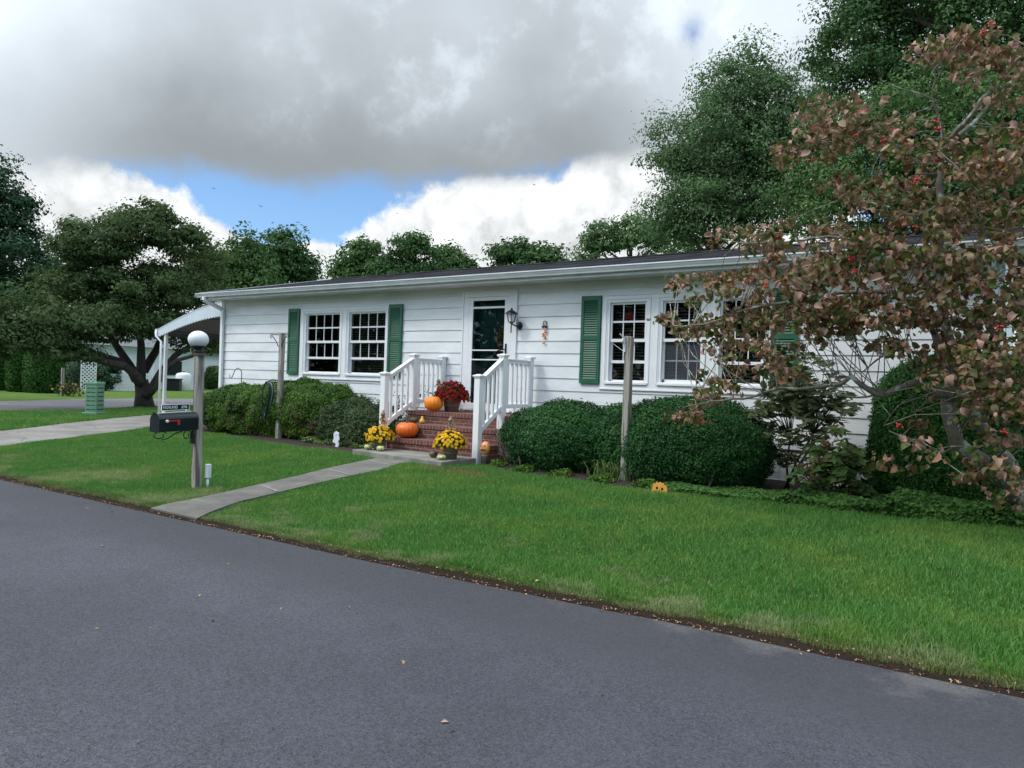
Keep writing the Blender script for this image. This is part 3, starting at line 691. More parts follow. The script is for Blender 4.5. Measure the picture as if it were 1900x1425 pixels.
for z in (1.775, 1.61): mb.box((dx0+.085, y-.004, z), (dx1-.11, y+.03, z+.022))
sdoor = obj('storm_door', mb, M['trim'], house, bevel=.002)
mb = MB(); mb.box((dx0+.08, y+.014, .85), (dx1-.105, y+.018, 2.66)); obj('door_glass', mb, M['glass'], sdoor)
mb = MB(); mb.box((dx1-.075, y-.012, 1.73), (dx1-.045, y+.001, 1.90)); mb.bar((dx1-.06, y-.045, 1.80), (dx1-.20, y-.055, 1.775), .016, .018); mb.bar((dx1-.06, y-.0, 1.80), (dx1-.06, y-.05, 1.80), .016, .016); obj('door_handle', mb, M['blackmetal'], sdoor)
mb = MB(); y = HY+.11
mb.box((dx0+.04, y, .77), (dx1-.02, y+.045, 2.70))
for a, b in ((dx0+.14, dx0+.40), (dx0+.49, dx0+.75)):
    for c_, d_ in ((.93, 1.45), (1.60, 2.2), (2.32, 2.58)):
        mb.box((a, y-.010, c_), (a+.018, y-.0005, d_)); mb.box((b-.018, y-.010, c_), (b, y-.0005, d_)); mb.box((a+.018, y-.010, c_), (b-.018, y-.0005, c_+.018)); mb.box((a+.018, y-.010, d_-.018), (b-.018, y-.0005, d_))
obj('green_door', mb, M['doorgreen'], house)
mb = MB(); mb.box((dx0+.0, HY+.05, .77), (dx0+.035, HY+.16, 2.70)); mb.box((dx1-.03, HY+.05, .77), (dx1+.0, HY+.16, 2.70)); obj('door_jamb', mb, M['trim'], house)

# ---------------------------------------------------------------- brick steps, landing slab
steps = thing('brick_steps', 'red brick steps and landing below the front door', 'steps', (-7.8, 10.2, 0))
sx0, sx1 = -8.82, -6.70
LZ = (.705, .505, .270)                      # landing, second, first tread
LY = (9.68, 9.40, 9.10)
prev = .09
for z, yv, xa in zip(LZ, LY, (sx0, sx0, sx0-.02)):
    mb = MB(); mb.box((xa, yv+.012, .02 if z != LZ[0] else .02), (sx1, (10.58 if z == LZ[0] else LY[LZ.index(z)-1]+.01), z-.075)); obj('brickwork', mb, M['brick'], steps)
    mb = MB(); yb = 10.585 if z == LZ[0] else LY[LZ.index(z)-1]+.011
    mb.box((xa-.008, yv-.006, z-.075), (sx1+.008, yb, z+.0)); obj('tread', mb, M['soldier'], steps, bevel=.004)
mb = MB(); vs = [(padX0, 8.46), (padX1, 8.17), (padX1-.02, 9.09), (padX0, 9.09)]
mb.add([(x, y, -.06) for x, y in vs]+[(x, y, .088) for x, y in vs], [(3, 2, 1, 0), (4, 5, 6, 7), (0, 1, 5, 4), (1, 2, 6, 5), (2, 3, 7, 6), (3, 0, 4, 7)])
t = obj('concrete_pad', mb, M['slab'], None, (-7.8, 8.6, 0), bevel=.008); tag(t, 'weathered concrete slab at the foot of the brick steps', 'slab')
mb = MB(); mb.box((-7.95, 10.28, .706), (-7.30, 10.56, .724)); t = obj('doormat', mb, M['basket'], None, (-7.6, 10.4, .7)); tag(t, 'low brown mat on the landing at the storm door', 'mat')

def railing(side, x, label, yl, yu, yw, zfoot):
    g = thing('stair_railing', label, 'railing', (x, yu, 0), 'white railings beside the steps')
    w = .052
    def post(y, z0, z1, mid=False):
        mb = MB(); mb.box((x-w, y-w, z0), (x+w, y+w, z1)); p = obj('post', mb, M['rail'], g, bevel=.004)
        mb = MB(); e = w+.022
        mb.box((x-w-.012, y-w-.012, z1-.004), (x+w+.012, y+w+.012, z1+.012)); mb.box((x-e, y-e, z1+.0125), (x+e, y+e, z1+.032))
        mb.add([(x-e+.004, y-e+.004, z1+.0325), (x+e-.004, y-e+.004, z1+.0325), (x+e-.004, y+e-.004, z1+.0325), (x-e+.004, y+e-.004, z1+.0325), (x-.012, y-.012, z1+.052), (x+.012, y-.012, z1+.052), (x+.012, y+.012, z1+.052), (x-.012, y+.012, z1+.052)],
               [(4, 5, 6, 7), (0, 1, 5, 4), (1, 2, 6, 5), (2, 3, 7, 6), (3, 0, 4, 7), (3, 2, 1, 0)])
        obj('post_cap', mb, M['rail'], p, bevel=.003)
    zl, zu = 1.295, 1.635
    post(yl, zfoot, zl); post(yu, .0, zu); post(yw, .70, zu)
    # sloping flight and level landing rails
    rt = 1.62; rb = .86
    def rail(name, p, q, h_): mb = MB(); mb.bar(p, q, .055, h_); mb.bar(Vector(p)+Vector((0, 0, h_*.6)), Vector(q)+Vector((0, 0, h_*.6)), .085, .022); obj(name, mb, M['rail'], g, bevel=.003)
    rail('handrail', (x, yu+w, rt-.055), (x, yw-w, rt-.055), .055); 
    mb = MB(); mb.bar((x, yu+w, rb), (x, yw-w, rb), .05, .065); obj('bottom_rail', mb, M['rail'], g, bevel=.003)
    a, b = Vector((x, yl+w-.01, 1.235)), Vector((x, yu-w+.01, 1.56)); rail('handrail', a, b, .055)
    c_, d_ = Vector((x, yl+w-.01, .48)), Vector((x, yu-w+.01, .83)); mb = MB(); mb.bar(c_, d_, .05, .07); obj('bottom_rail', mb, M['rail'], g, bevel=.003)
    bw = .019
    n_ = 4
    for k in range(n_):
        y = yl+w+(yu-yl-2*w)*(k+.75)/(n_+.5); f = (y-c_.y)/(d_.y-c_.y); mb = MB(); mb.box((x-bw, y-bw, c_.z+(d_.z-c_.z)*f), (x+bw, y+bw, a.z+(b.z-a.z)*f)); obj('baluster', mb, M['rail'], g)
    n_ = 5
    for k in range(n_):
        y = yu+w+(yw-yu-2*w)*(k+.6)/(n_+.2); mb = MB(); mb.box((x-bw, y-bw, rb+.03), (x+bw, y+bw, rt-.08)); obj('baluster', mb, M['rail'], g)
railing(1, -6.83, 'white railing right of the steps with its tall foot post in the lawn', 9.05, 9.66, 10.42, -.02)
railing(0, -8.79, 'white railing left of the steps behind the low yellow mum', 9.07, 9.77, 10.52, .0)
# ---------------------------------------------------------------- foliage builders
LM = {}
LM['oak'] = leafmat('oak_leaves', [(.026, .068, .022), (.050, .112, .034), (.098, .175, .052)], .45, .25)
LM['maple'] = leafmat('light_green_leaves', [(.055, .110, .043), (.10, .178, .068), (.180, .265, .120)], .5, .3)
LM['mid'] = leafmat('mid_green_leaves', [(.040, .095, .028), (.075, .148, .042), (.135, .205, .066)], .5, .25)
LM['ever'] = leafmat('evergreen_leaves', [(.018, .050, .024), (.032, .080, .036), (.055, .115, .050)], .5, .1)
LM['olive'] = leafmat('olive_dogwood_leaves', [(.044, .100, .024), (.082, .145, .034), (.140, .200, .055), (.170, .130, .052)], .5, .22, patch=.45, pscale=.7, pcol=(.11, .070, .034), back=(.065, .105, .038))
LM['box'] = leafmat('box_hedge_leaves', [(.012, .058, .016), (.026, .095, .024), (.052, .150, .034)], .35, .12)
LM['azalea'] = leafmat('azalea_leaves', [(.024, .070, .010), (.058, .130, .016), (.120, .210, .024)], .4, .15, patch=.8, pscale=1.5, pcol=(.075, .048, .026), pthr=(.55, .66))
LM['yew'] = leafmat('dense_shrub_leaves', [(.018, .075, .016), (.040, .135, .026), (.075, .200, .040)], .3, .12)
LM['arbor'] = leafmat('arborvitae_foliage', [(.020, .065, .014), (.040, .115, .020), (.065, .150, .028)], .6, .1)
LM['cover'] = leafmat('ground_cover_leaves', [(.030, .085, .018), (.060, .150, .028), (.105, .215, .045)], .35, .15)
LM['rose'] = leafmat('thin_shrub_leaves', [(.020, .050, .018), (.045, .090, .028), (.11, .13, .06)], .4, .15)
LM['rhodo'] = leafmat('rhododendron_leaves', [(.045, .095, .030), (.085, .150, .045), (.17, .22, .075)], .3, .12, back=(.10, .12, .055))
LM['hyd'] = leafmat('hydrangea_leaves', [(.040, .095, .024), (.080, .150, .036), (.12, .13, .04)], .45, .2)
LM['hydf'] = leafmat('dried_hydrangea_flowers', [(.10, .045, .035), (.14, .07, .05), (.11, .10, .04)], .7, .1)
LM['dog'] = leafmat('turning_dogwood_leaves', [(.040, .095, .018), (.075, .120, .024), (.130, .125, .034), (.21, .12, .055), (.36, .18, .14)], .45, .25, patch=.55, pscale=1.6, pcol=(.26, .085, .050), backdog=1, pthr=(.50, .64))
LM['lily'] = leafmat('strap_leaves', [(.060, .130, .030), (.11, .20, .05), (.25, .27, .12)], .4, .2)
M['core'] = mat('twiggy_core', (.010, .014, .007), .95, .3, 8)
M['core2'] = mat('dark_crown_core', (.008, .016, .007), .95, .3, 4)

def crown(parent, lobes, ncl, per, size, m, seed, rc=.5, aspect=.55, flat=.7, fill=.25, tri=True, name='crown', up=.5, low=-.65, hang=0.0):
    r = np.random.RandomState(seed); vol = np.array([l[1]*l[3]+l[1]*l[1]*.5 for l in lobes]); vol = vol/vol.sum()
    cs, ns = [], []
    li = r.choice(len(lobes), size=ncl, p=vol)
    for i in li:
        c, rx, ry, rz = lobes[i]
        while True:
            d = unit(r.normal(size=3))
            if d[2] > low+.4*r.rand(): break
        q = (.62+.42*r.rand()) if r.rand() > fill else .25+.5*r.rand()
        q *= 1+.13*math.sin(d[0]*5+i)+.10*math.sin(d[2]*9+seed)
        cs.append(np.array(c)+d*q*np.array([rx, ry, rz])); ns.append(d)
    cs = np.array(cs); ns = np.array(ns)
    k = r.poisson(per, size=ncl)+2; idx = np.repeat(np.arange(ncl), k); rr = (rc*(.6+.8*r.rand(ncl)))[idx][:, None]
    g = unit(r.normal(size=(len(idx), 3))); g[:, 2] = np.where(g[:, 2] < 0, g[:, 2]*.45, g[:, 2]); rad_ = (.25+.75*r.rand(len(idx), 1)**.45)*(1+.18*r.normal(size=(len(idx), 1)))
    C = cs[idx]+g*rad_*rr*np.array([1, 1, flat]); Nn = unit(ns[idx]*.35+g*1.15+r.normal(size=(len(idx), 3))*.5+np.array([0, 0, up*.7]))
    co, f, rn = leaves(C, Nn, size, seed+1, aspect, tri=tri, hang=hang)
    rb = np.repeat(r.rand(ncl)[idx], 4); rn = rn*.55+rb*.45        # clumps differ a little
    return npmesh(name, co, f, m, parent, rnd=rn), cs
def trunk(parent, base, top, lobes, r0, seed, m=None, limbs=True, tubes=None, extra=None):
    rg = random.Random(seed); mb = MB(); base = Vector(base); top = Vector(top); pts = []
    for i in range(7): f = i/6; p = base.lerp(top, f); pts.append(p+Vector((rg.uniform(-1, 1), rg.uniform(-1, 1), 0))*r0*.8*(0 if i == 0 else 1))
    mb.tube(pts, [r0*(1.25 if i == 0 else 1-.55*i/6) for i in range(7)], 9)
    if limbs:
        for c, rx, ry, rz in lobes:
            for q in range(3):
                s = pts[rg.randint(3, 6)]; e = Vector(c)+Vector((rg.uniform(-.75, .75)*rx, rg.uniform(-.75, .75)*ry, rg.uniform(-.2, .8)*rz))
                mid = s.lerp(e, .5)+Vector((rg.uniform(-.3, .3), rg.uniform(-.3, .3), rg.uniform(0, .4)))*.6
                mb.tube([s, s.lerp(mid, .5), mid, mid.lerp(e, .5)+Vector((0, 0, .08)), e], [r0*.42, r0*.33, r0*.24, r0*.16, r0*.06], 6)
    return obj('trunk', mb, m or M['bark'], parent)
def V3(v): return (v[0], v[1], v[2])
def tree(name, label, cat, lobes_px, D, ncl, per, size, m, seed, group=None, rc=.5, r0=.2, base=None, **kw):
    """lobes_px: (px, py, rpx, rpy, ddepth) as sighted in the photograph, turned into real blobs D metres off"""
    lobes = []
    for px, py, rx, ry, dd in lobes_px:
        d = D+dd; c = atD(px, py, d); s = d/math.cos(math.atan((px-950)/FPX)+0)/FPX
        lobes.append((V3(c), rx*s, rx*s*.9, ry*s))
    bx = base or (sum(l[0][0] for l in lobes)/len(lobes), sum(l[0][1] for l in lobes)/len(lobes)); z0 = min(ghf(*bx), 0)-.03
    g = thing(name, label, cat, (bx[0], bx[1], z0), group)
    topl = max(lobes, key=lambda l: l[0][2]); mx = topl[0]
    trunk(g, (bx[0], bx[1], z0), (bx[0]*.6+mx[0]*.4, bx[1]*.6+mx[1]*.4, mx[2]), lobes, r0, seed)
    crown(g, lobes, ncl, per, size, m, seed, rc=rc, **kw)
    return g

# ---- trees behind and beside the house
TG = 'trees beyond the house'
tree('tree', 'tall airy light green tree rising behind the roof, right of centre', 'tree',
     [(1370, 170, 70, 85, 0), (1330, 270, 120, 80, .5), (1440, 230, 80, 100, 0), (1300, 400, 100, 80, 0), (1430, 400, 120, 90, 0), (1240, 230, 30, 16, 0), (1260, 310, 50, 30, .5), (1500, 320, 90, 120, 1), (1380, 330, 130, 110, .5), (1260, 440, 60, 40, 0)], 24, 900, 105, .098, LM['maple'], 11, TG, rc=.55, r0=.16, base=(-8.2, 22.4), aspect=.5, fill=.3)
tree('tree', 'big dark oak whose crown leaves the top right edge of the photo', 'tree',
     [(1650, 90, 110, 110, 0), (1800, 40, 150, 120, 1), (1560, 160, 60, 40, 0), (1600, 20, 60, 60, 0), (1730, 190, 120, 60, 0), (1880, 170, 110, 80, 0), (1950, 20, 120, 120, 0)], 28, 720, 95, .13, LM['oak'], 12, TG, rc=.62, r0=.32, base=(-3.5, 28), fill=.3)
tree('tree', 'bushy mid green tree right behind the reddish dogwood', 'tree',
     [(1660, 260, 110, 80, 0), (1800, 280, 130, 90, 0), (1580, 370, 110, 90, 0), (1720, 400, 150, 90, 0), (1880, 380, 120, 110, 0), (1930, 250, 90, 100, 0)], 21.5, 820, 90, .095, LM['mid'], 13, TG, rc=.48, r0=.18, base=(-3.2, 21.2), fill=.45)
tree('tree', 'loose light green tree showing over the roof left of the tall one', 'tree',
     [(1190, 440, 60, 45, 0), (1120, 455, 45, 35, 0), (1250, 470, 60, 60, 0), (1095, 480, 28, 30, 0)], 33, 190, 50, .15, LM['maple'], 14, TG, rc=.5, r0=.16, fill=.3)
tree('tree', 'compact rounded dark green tree over the middle of the roof ridge', 'tree',
     [(955, 480, 42, 32, 0), (1010, 482, 42, 32, 0), (985, 520, 75, 50, 0)], 50, 210, 50, .26, LM['oak'], 15, TG, rc=.75, r0=.3, fill=.4)
tree('tree', 'low broad treetop, leftmost of the three joined ones over the left of the roof ridge', 'tree',
     [(675, 480, 45, 32, 0), (640, 500, 28, 22, 0), (690, 520, 60, 40, 0)], 55, 140, 48, .26, LM['mid'], 16, TG, rc=.7, r0=.28, fill=.35)
tree('tree', 'highest of the three joined treetops over the left of the roof ridge', 'tree',
     [(765, 465, 46, 30, 0), (730, 500, 45, 30, 0), (775, 510, 50, 35, 0)], 52, 150, 46, .24, LM['oak'], 17, TG, rc=.65, r0=.28, fill=.3)
tree('tree', 'thin see-through treetop between the highest treetop and the cloud gap over the ridge', 'tree',
     [(835, 488, 40, 30, 0), (865, 500, 22, 20, 0), (830, 520, 50, 30, 0)], 55, 120, 44, .25, LM['mid'], 18, TG, rc=.6, r0=.25, fill=.3)
tree('tree', 'round dark treetop just left of the roof end, right of its twin', 'tree',
     [(525, 480, 44, 44, 0), (560, 510, 34, 40, 0), (500, 530, 50, 60, 0)], 48, 240, 48, .22, LM['oak'], 19, TG, rc=.65, r0=.25, fill=.4)
tree('tree', 'olive toned treetop behind the carport, left of its darker twin', 'tree',
     [(450, 480, 42, 42, 0), (425, 530, 50, 50, 0), (475, 530, 40, 45, 0), (380, 520, 45, 50, 0)], 42, 280, 50, .20, LM['mid'], 20, TG, rc=.6, r0=.22, fill=.4)
tree('tree', 'dark evergreen standing at the left edge of the photo', 'tree',
     [(-10, 380, 50, 60, 0), (5, 450, 60, 60, 0), (-40, 520, 90, 80, 0), (42, 375, 20, 8, 0), (48, 440, 20, 16, 0)], 34, 260, 90, .13, LM['ever'], 21, TG, rc=.5, r0=.22, fill=.4, base=(-32.9, 9.9))
tree('tree', 'wide bluish dark tree behind the left end of the olive tree', 'tree',
     [(60, 540, 80, 65, 0), (120, 520, 60, 55, 0), (0, 600, 80, 70, 0), (150, 590, 70, 60, 0), (80, 630, 90, 50, 0)], 78, 560, 62, .32, LM['ever'], 22, TG, rc=1.0, r0=.4, fill=.45)

# ---- spreading dogwood by the side street
tb = atG(270, 757, -.03)
dg = thing('dogwood_tree', 'spreading olive green dogwood with several dark stems at the end of the driveway', 'tree', (tb.x, tb.y, -.03))
TD = math.hypot(tb.x, tb.y); pts = lambda L, d=0: [atD(x, y, TD+d) for x, y in L]
mb = MB()
mb.tube(pts([(268, 760), (266, 730), (262, 705)]), [.36, .26, .22], 12)
mb.tube(pts([(262, 712), (245, 690), (222, 670), (195, 660), (165, 650)], -.3), [.19, .15, .11, .08, .05], 9)
mb.tube(pts([(260, 712), (262, 680), (262, 640), (255, 590), (258, 520)], .1), [.19, .15, .12, .09, .05], 9)
mb.tube(pts([(268, 735), (285, 718), (300, 690), (325, 660), (355, 640), (380, 610)], -.2), [.20, .17, .14, .10, .07, .04], 9)
mb.tube(pts([(255, 705), (238, 675), (215, 640), (190, 600)], .5), [.20, .15, .11, .06], 8)
mb.tube(pts([(266, 690), (290, 650), (310, 600), (320, 540)], .7), [.16, .13, .10, .05], 8)
mb.tube(pts([(300, 690), (330, 668), (352, 662), (385, 650)], -1), [.10, .07, .06, .04], 7)
mb.tube(pts([(232, 680), (180, 668), (120, 640), (60, 620)], -1.2), [.14, .10, .08, .04], 7)
obj('trunk', mb, M['bark'], dg)
lob = []
for px, py, rx, ry, dd in [(275, 445, 62, 45, 0), (190, 472, 60, 46, 0), (335, 465, 46, 42, 0), (230, 430, 24, 18, 0), (250, 550, 105, 55, .6), (175, 560, 62, 52, .4), (300, 408, 14, 20, 0), (215, 428, 20, 12, 0), (130, 475, 20, 10, 0), (340, 560, 70, 55, .8), (235, 610, 80, 40, 0), (150, 620, 70, 38, -1), (310, 620, 60, 40, .5),
                           (70, 610, 75, 42, -1.5), (20, 640, 60, 48, -1.8), (95, 655, 60, 38, -1.5), (375, 640, 50, 45, 0), (385, 520, 36, 46, 2.0), (120, 460, 28, 20, .3), (262, 402, 24, 14, 0), (150, 432, 28, 12, 0), (345, 432, 26, 12, 0)]:
    d = TD+dd; c = atD(px, py, d); s = d/math.cos(math.atan((px-950)/FPX))/FPX; lob.append((V3(c), rx*s, rx*s, ry*s))
crown(dg, lob, 760, 125, .115, LM['olive'], 31, rc=.46, flat=.72, fill=.3, up=.5, low=-.35, hang=.3)

# ---- hedges: clipped shrubs = dark twiggy core + shell of small leaves
def shrub(name, label, cat, c, half, m, n, size, seed, group=None, p=2.5, lumpA=.10, lumps=3.0, depth=.10, base_z=None, aspect=.55, corem=None, stems=True, coreq=.86, tri=True, loc=None):
    """c: centre of the base on the ground; half: half widths and full height"""
    r = np.random.RandomState(seed); hx, hy, hz = half; z0 = c[2]; cc = np.array([c[0], c[1], z0+hz*.42]); hv = np.array([hx, hy, hz*.58])
    def rad(d): 
        b = (np.abs(d)**p).sum(1)**(-1/p); return b*(1+lumpA*lump(d, lumps, seed)+lumpA*.5*lump(d, lumps*2.7, seed+1))
    g = thing(name, label, cat, (c[0], c[1], z0), group)
    d = unit(r.normal(size=(int(n*1.5), 3))); P = cc+d*(rad(d)*(1+.02*r.normal(size=len(d))-depth*r.rand(len(d))**2+.07*(r.rand(len(d)) > .975)*r.rand(len(d))))[:, None]*hv
    k = P[:, 2] > z0+.03; P, d = P[k][:n], d[k][:n]
    Nn = unit(d*np.array([1/hx, 1/hy, 1/hz])*.8*hx+r.normal(size=P.shape)*.55+np.array([0, 0, .25]))
    co, f, rn = leaves(P, Nn, size, seed+2, aspect, tri=tri)
    cl = np.clip(.5+.9*lump(P, 2.2/max(hx, .4)*2, seed+3), 0, 1); rn = np.clip(rn*.6+np.repeat(cl, 4)*.4, 0, 1)
    npmesh('foliage', co, f, m, g, rnd=rn)
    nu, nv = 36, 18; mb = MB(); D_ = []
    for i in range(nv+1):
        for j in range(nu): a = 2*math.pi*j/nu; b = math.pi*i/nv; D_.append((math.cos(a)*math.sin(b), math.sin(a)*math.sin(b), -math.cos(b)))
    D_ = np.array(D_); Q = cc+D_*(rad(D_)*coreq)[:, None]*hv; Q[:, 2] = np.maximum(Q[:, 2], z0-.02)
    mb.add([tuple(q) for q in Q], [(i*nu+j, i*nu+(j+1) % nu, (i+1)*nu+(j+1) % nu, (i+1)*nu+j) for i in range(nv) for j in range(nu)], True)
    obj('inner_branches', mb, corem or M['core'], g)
    if stems:
        rg = random.Random(seed)
        for q in range(5): mb = MB(); x = c[0]+rg.uniform(-.6, .6)*hx; y = c[1]+rg.uniform(-.9, .2)*hy; mb.tube([(x, y, z0-.02), (x+rg.uniform(-.08, .08), y+.03, z0+.15), (x+rg.uniform(-.2, .2), y+.1, z0+hz*.5)], [.02, .016, .008], 6); obj('stem', mb, M['bark'], g)
    return g
HG = 'shrubs along the front of the house'
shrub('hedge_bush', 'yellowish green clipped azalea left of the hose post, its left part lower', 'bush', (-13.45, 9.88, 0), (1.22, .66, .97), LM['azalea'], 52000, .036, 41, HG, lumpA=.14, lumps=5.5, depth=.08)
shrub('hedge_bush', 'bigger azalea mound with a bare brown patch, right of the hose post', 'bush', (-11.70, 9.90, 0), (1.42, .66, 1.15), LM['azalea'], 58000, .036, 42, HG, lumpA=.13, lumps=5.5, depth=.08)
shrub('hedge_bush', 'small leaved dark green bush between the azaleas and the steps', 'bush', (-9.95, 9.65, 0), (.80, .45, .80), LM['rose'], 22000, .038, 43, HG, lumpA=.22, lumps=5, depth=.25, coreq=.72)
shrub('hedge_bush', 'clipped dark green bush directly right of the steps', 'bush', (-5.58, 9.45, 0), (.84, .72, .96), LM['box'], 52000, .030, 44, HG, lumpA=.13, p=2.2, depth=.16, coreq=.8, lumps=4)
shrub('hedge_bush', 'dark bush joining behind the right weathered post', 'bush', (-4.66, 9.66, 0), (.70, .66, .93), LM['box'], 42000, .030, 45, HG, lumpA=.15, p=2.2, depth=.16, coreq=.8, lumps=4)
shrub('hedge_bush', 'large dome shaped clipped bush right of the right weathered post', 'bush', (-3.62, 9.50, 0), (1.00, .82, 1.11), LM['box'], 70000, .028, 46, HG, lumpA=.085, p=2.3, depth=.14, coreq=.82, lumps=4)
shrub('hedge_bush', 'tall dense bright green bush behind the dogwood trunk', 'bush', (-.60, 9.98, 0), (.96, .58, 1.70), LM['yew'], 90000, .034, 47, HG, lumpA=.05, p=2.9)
# rose-like thin shrub beside the left foot post
c = (-9.15, 10.0, 0); g = thing('thin_shrub', 'thin leggy pale leaved shrub against the wall beside the left foot post', 'shrub', c)
mb = MB(); rg = random.Random(9); C_ = []
for q in range(16):
    a = rg.uniform(0, 6.28); e = Vector((c[0]+.55*math.cos(a)*rg.random(), c[1]+.25*math.sin(a), rg.uniform(.55, 1.12))); s = Vector((c[0]+rg.uniform(-.1, .1), c[1], 0)); mdl = s.lerp(e, .5)+Vector((rg.uniform(-.08, .08), 0, .05))
    mb.tube([s, mdl, e], [.008, .006, .003], 5); C_ += [s.lerp(mdl, t_) for t_ in (.7, .9)]+[mdl.lerp(e, t_) for t_ in (.2, .4, .6, .75, .9, 1)]
obj('stems', mb, M['twig'], g); r = np.random.RandomState(3); P = np.repeat(np.array([V3(v) for v in C_]), 11, 0); P = P+r.normal(size=P.shape)*.055
co, f, rn = leaves(P, r.normal(size=P.shape)+np.array([0, -.3, .6]), .042, 5, .55); npmesh('foliage', co, f, LM['rose'], g, rnd=rn)

# bare brown twiggy patch beside the right railing
c = (-6.35, 9.25, 0); g = thing('bare_twig_bush', 'bare brown twigs between the steps and the first clipped bush', 'shrub', c); mb = MB(); rg = random.Random(4)
for q in range(70):
    a = rg.uniform(0, 6.28); e = Vector((c[0]+.30*math.cos(a)*rg.random()**.5, c[1]+.30*math.sin(a)*rg.random()**.5, rg.uniform(.15, .70))); s = Vector((c[0]+rg.uniform(-.12, .12), c[1]+rg.uniform(-.12, .12), 0)); m_ = s.lerp(e, .55)+Vector((rg.uniform(-.06, .06), rg.uniform(-.06, .06), 0))
    mb.tube([s, m_, e], [.006, .004, .002], 4)
    for w_ in range(2): mb.tube([m_, m_+Vector((rg.uniform(-.12, .12), rg.uniform(-.12, .12), rg.uniform(.02, .15)))], [.003, .0015], 3)
obj('twigs', mb, M['twig'], g)

# rhododendron
def stemplant(name, label, cat, base, tips, size, aspect, per, m, seed, tw=.011, spread=.11, mm=None, up=.4, fname='leaves', nodes=5):
    g = thing(name, label, cat, base); mb = MB(); rg = random.Random(seed); C_ = []; B = Vector(base); T_ = [Vector(t) for t in tips]; cen = sum(T_, Vector())/len(T_); nd = []
    for k in range(nodes):                   # a few main stems, each forking to the tips nearest it
        t = T_[rg.randrange(len(T_))]; n_ = B.lerp(t, .62)*.75+B.lerp(cen, .62)*.25; s = B+Vector((rg.uniform(-.04, .04), rg.uniform(-.04, .04), 0)); mb.tube([s, s.lerp(n_, .5)+Vector((rg.uniform(-.04, .04), 0, 0)), n_], [tw, tw*.85, tw*.65], 7); nd.append(n_)
    for e in T_:
        s = min(nd, key=lambda q: (q-e).length); mb.tube([s, s.lerp(e, .5)+Vector((rg.uniform(-.03, .03), rg.uniform(-.03, .03), rg.uniform(0, .05))), e], [tw*.5, tw*.38, tw*.25], 5); C_.append(e)
        for q in range(2): C_.append(e+Vector((rg.uniform(-1, 1), rg.uniform(-1, 1), rg.uniform(-.6, .8)))*spread*1.3)
    obj('stems', mb, mm or M['bark'], g)
    r = np.random.RandomState(seed); C_ = np.array([V3(v) for v in C_]); P = []; T = []; Nn = []
    for cc in C_:
        for q in range(per):
            a = 2*math.pi*q/per+r.rand(); e = r.rand()*.9-.25; d = np.array([math.cos(a)*math.cos(e), math.sin(a)*math.cos(e), math.sin(e)]); P.append(cc+d*size*.55+r.normal(size=3)*.02); T.append(d); nn = np.array([0, -.55, .75])+d*.35+r.normal(size=3)*.5; Nn.append(nn)
    P, T, Nn = np.array(P), np.array(T), unit(np.array(Nn)); T = unit(T-Nn*(T*Nn).sum(1, keepdims=True)*.7); b = unit(np.cross(Nn, T)); s = size*(.7+.6*r.rand(len(P), 1))
    co = np.stack([P-T*s*.5, P-T*s*.1+b*s*aspect*.5+Nn*s*.06, P+T*s*.5-Nn*s*.08, P-T*s*.1-b*s*aspect*.5+Nn*s*.06], 1).reshape(-1, 3); i = np.arange(len(P))[:, None]*4
    npmesh(fname, co, np.concatenate([i+np.array([[0, 1, 2]]), i+np.array([[0, 2, 3]])]), m, g, rnd=np.repeat(r.rand(len(P)), 4)); return g
rg = random.Random(77)
rb = atG(1480, 893, 0); rb = (-2.52, 9.85, 0)
tips = [V3(atY(rg.gauss(1478, 36), rg.gauss(752, 34), 9.55+rg.uniform(-.25, .25))) for _ in range(48)]+[V3(atY(x, y, 9.6)) for x, y in ((1408, 800), (1425, 840), (1440, 800), (1545, 745), (1560, 735), (1540, 760), (1400, 775), (1455, 865), (1470, 850))]
stemplant('rhododendron', 'leggy rhododendron with long glossy leaves in front of the siding', 'shrub', rb, tips, .125, .36, 10, LM['rhodo'], 7, tw=.016, spread=.09, mm=M['stem'], nodes=4)
tips = [(-1.76+rg.gauss(0, .15), 9.1+rg.gauss(0, .13), rg.uniform(.12, .62)) for _ in range(38)]+[(-1.78, 9.1, .80)]
hb = stemplant('hydrangea', 'low hydrangea with drying brown flower heads by the skirting', 'shrub', (-1.75, 9.15, 0), tips, .12, .55, 6, LM['hyd'], 8, tw=.009, spread=.07)
r = np.random.RandomState(12); fc = np.array([[-1.78+.17*r.randn(), 9.03+.1*r.randn(), .45+.09*r.randn()] for _ in range(16)]); P = np.repeat(fc, 90, 0)+unit(r.normal(size=(1440, 3)))*.065*np.array([1, 1, .7]); co, f, rn = leaves(P, P-np.repeat(fc, 90, 0), .024, 13, .9); npmesh('flower_heads', co, f, LM['hydf'], hb, rnd=rn)

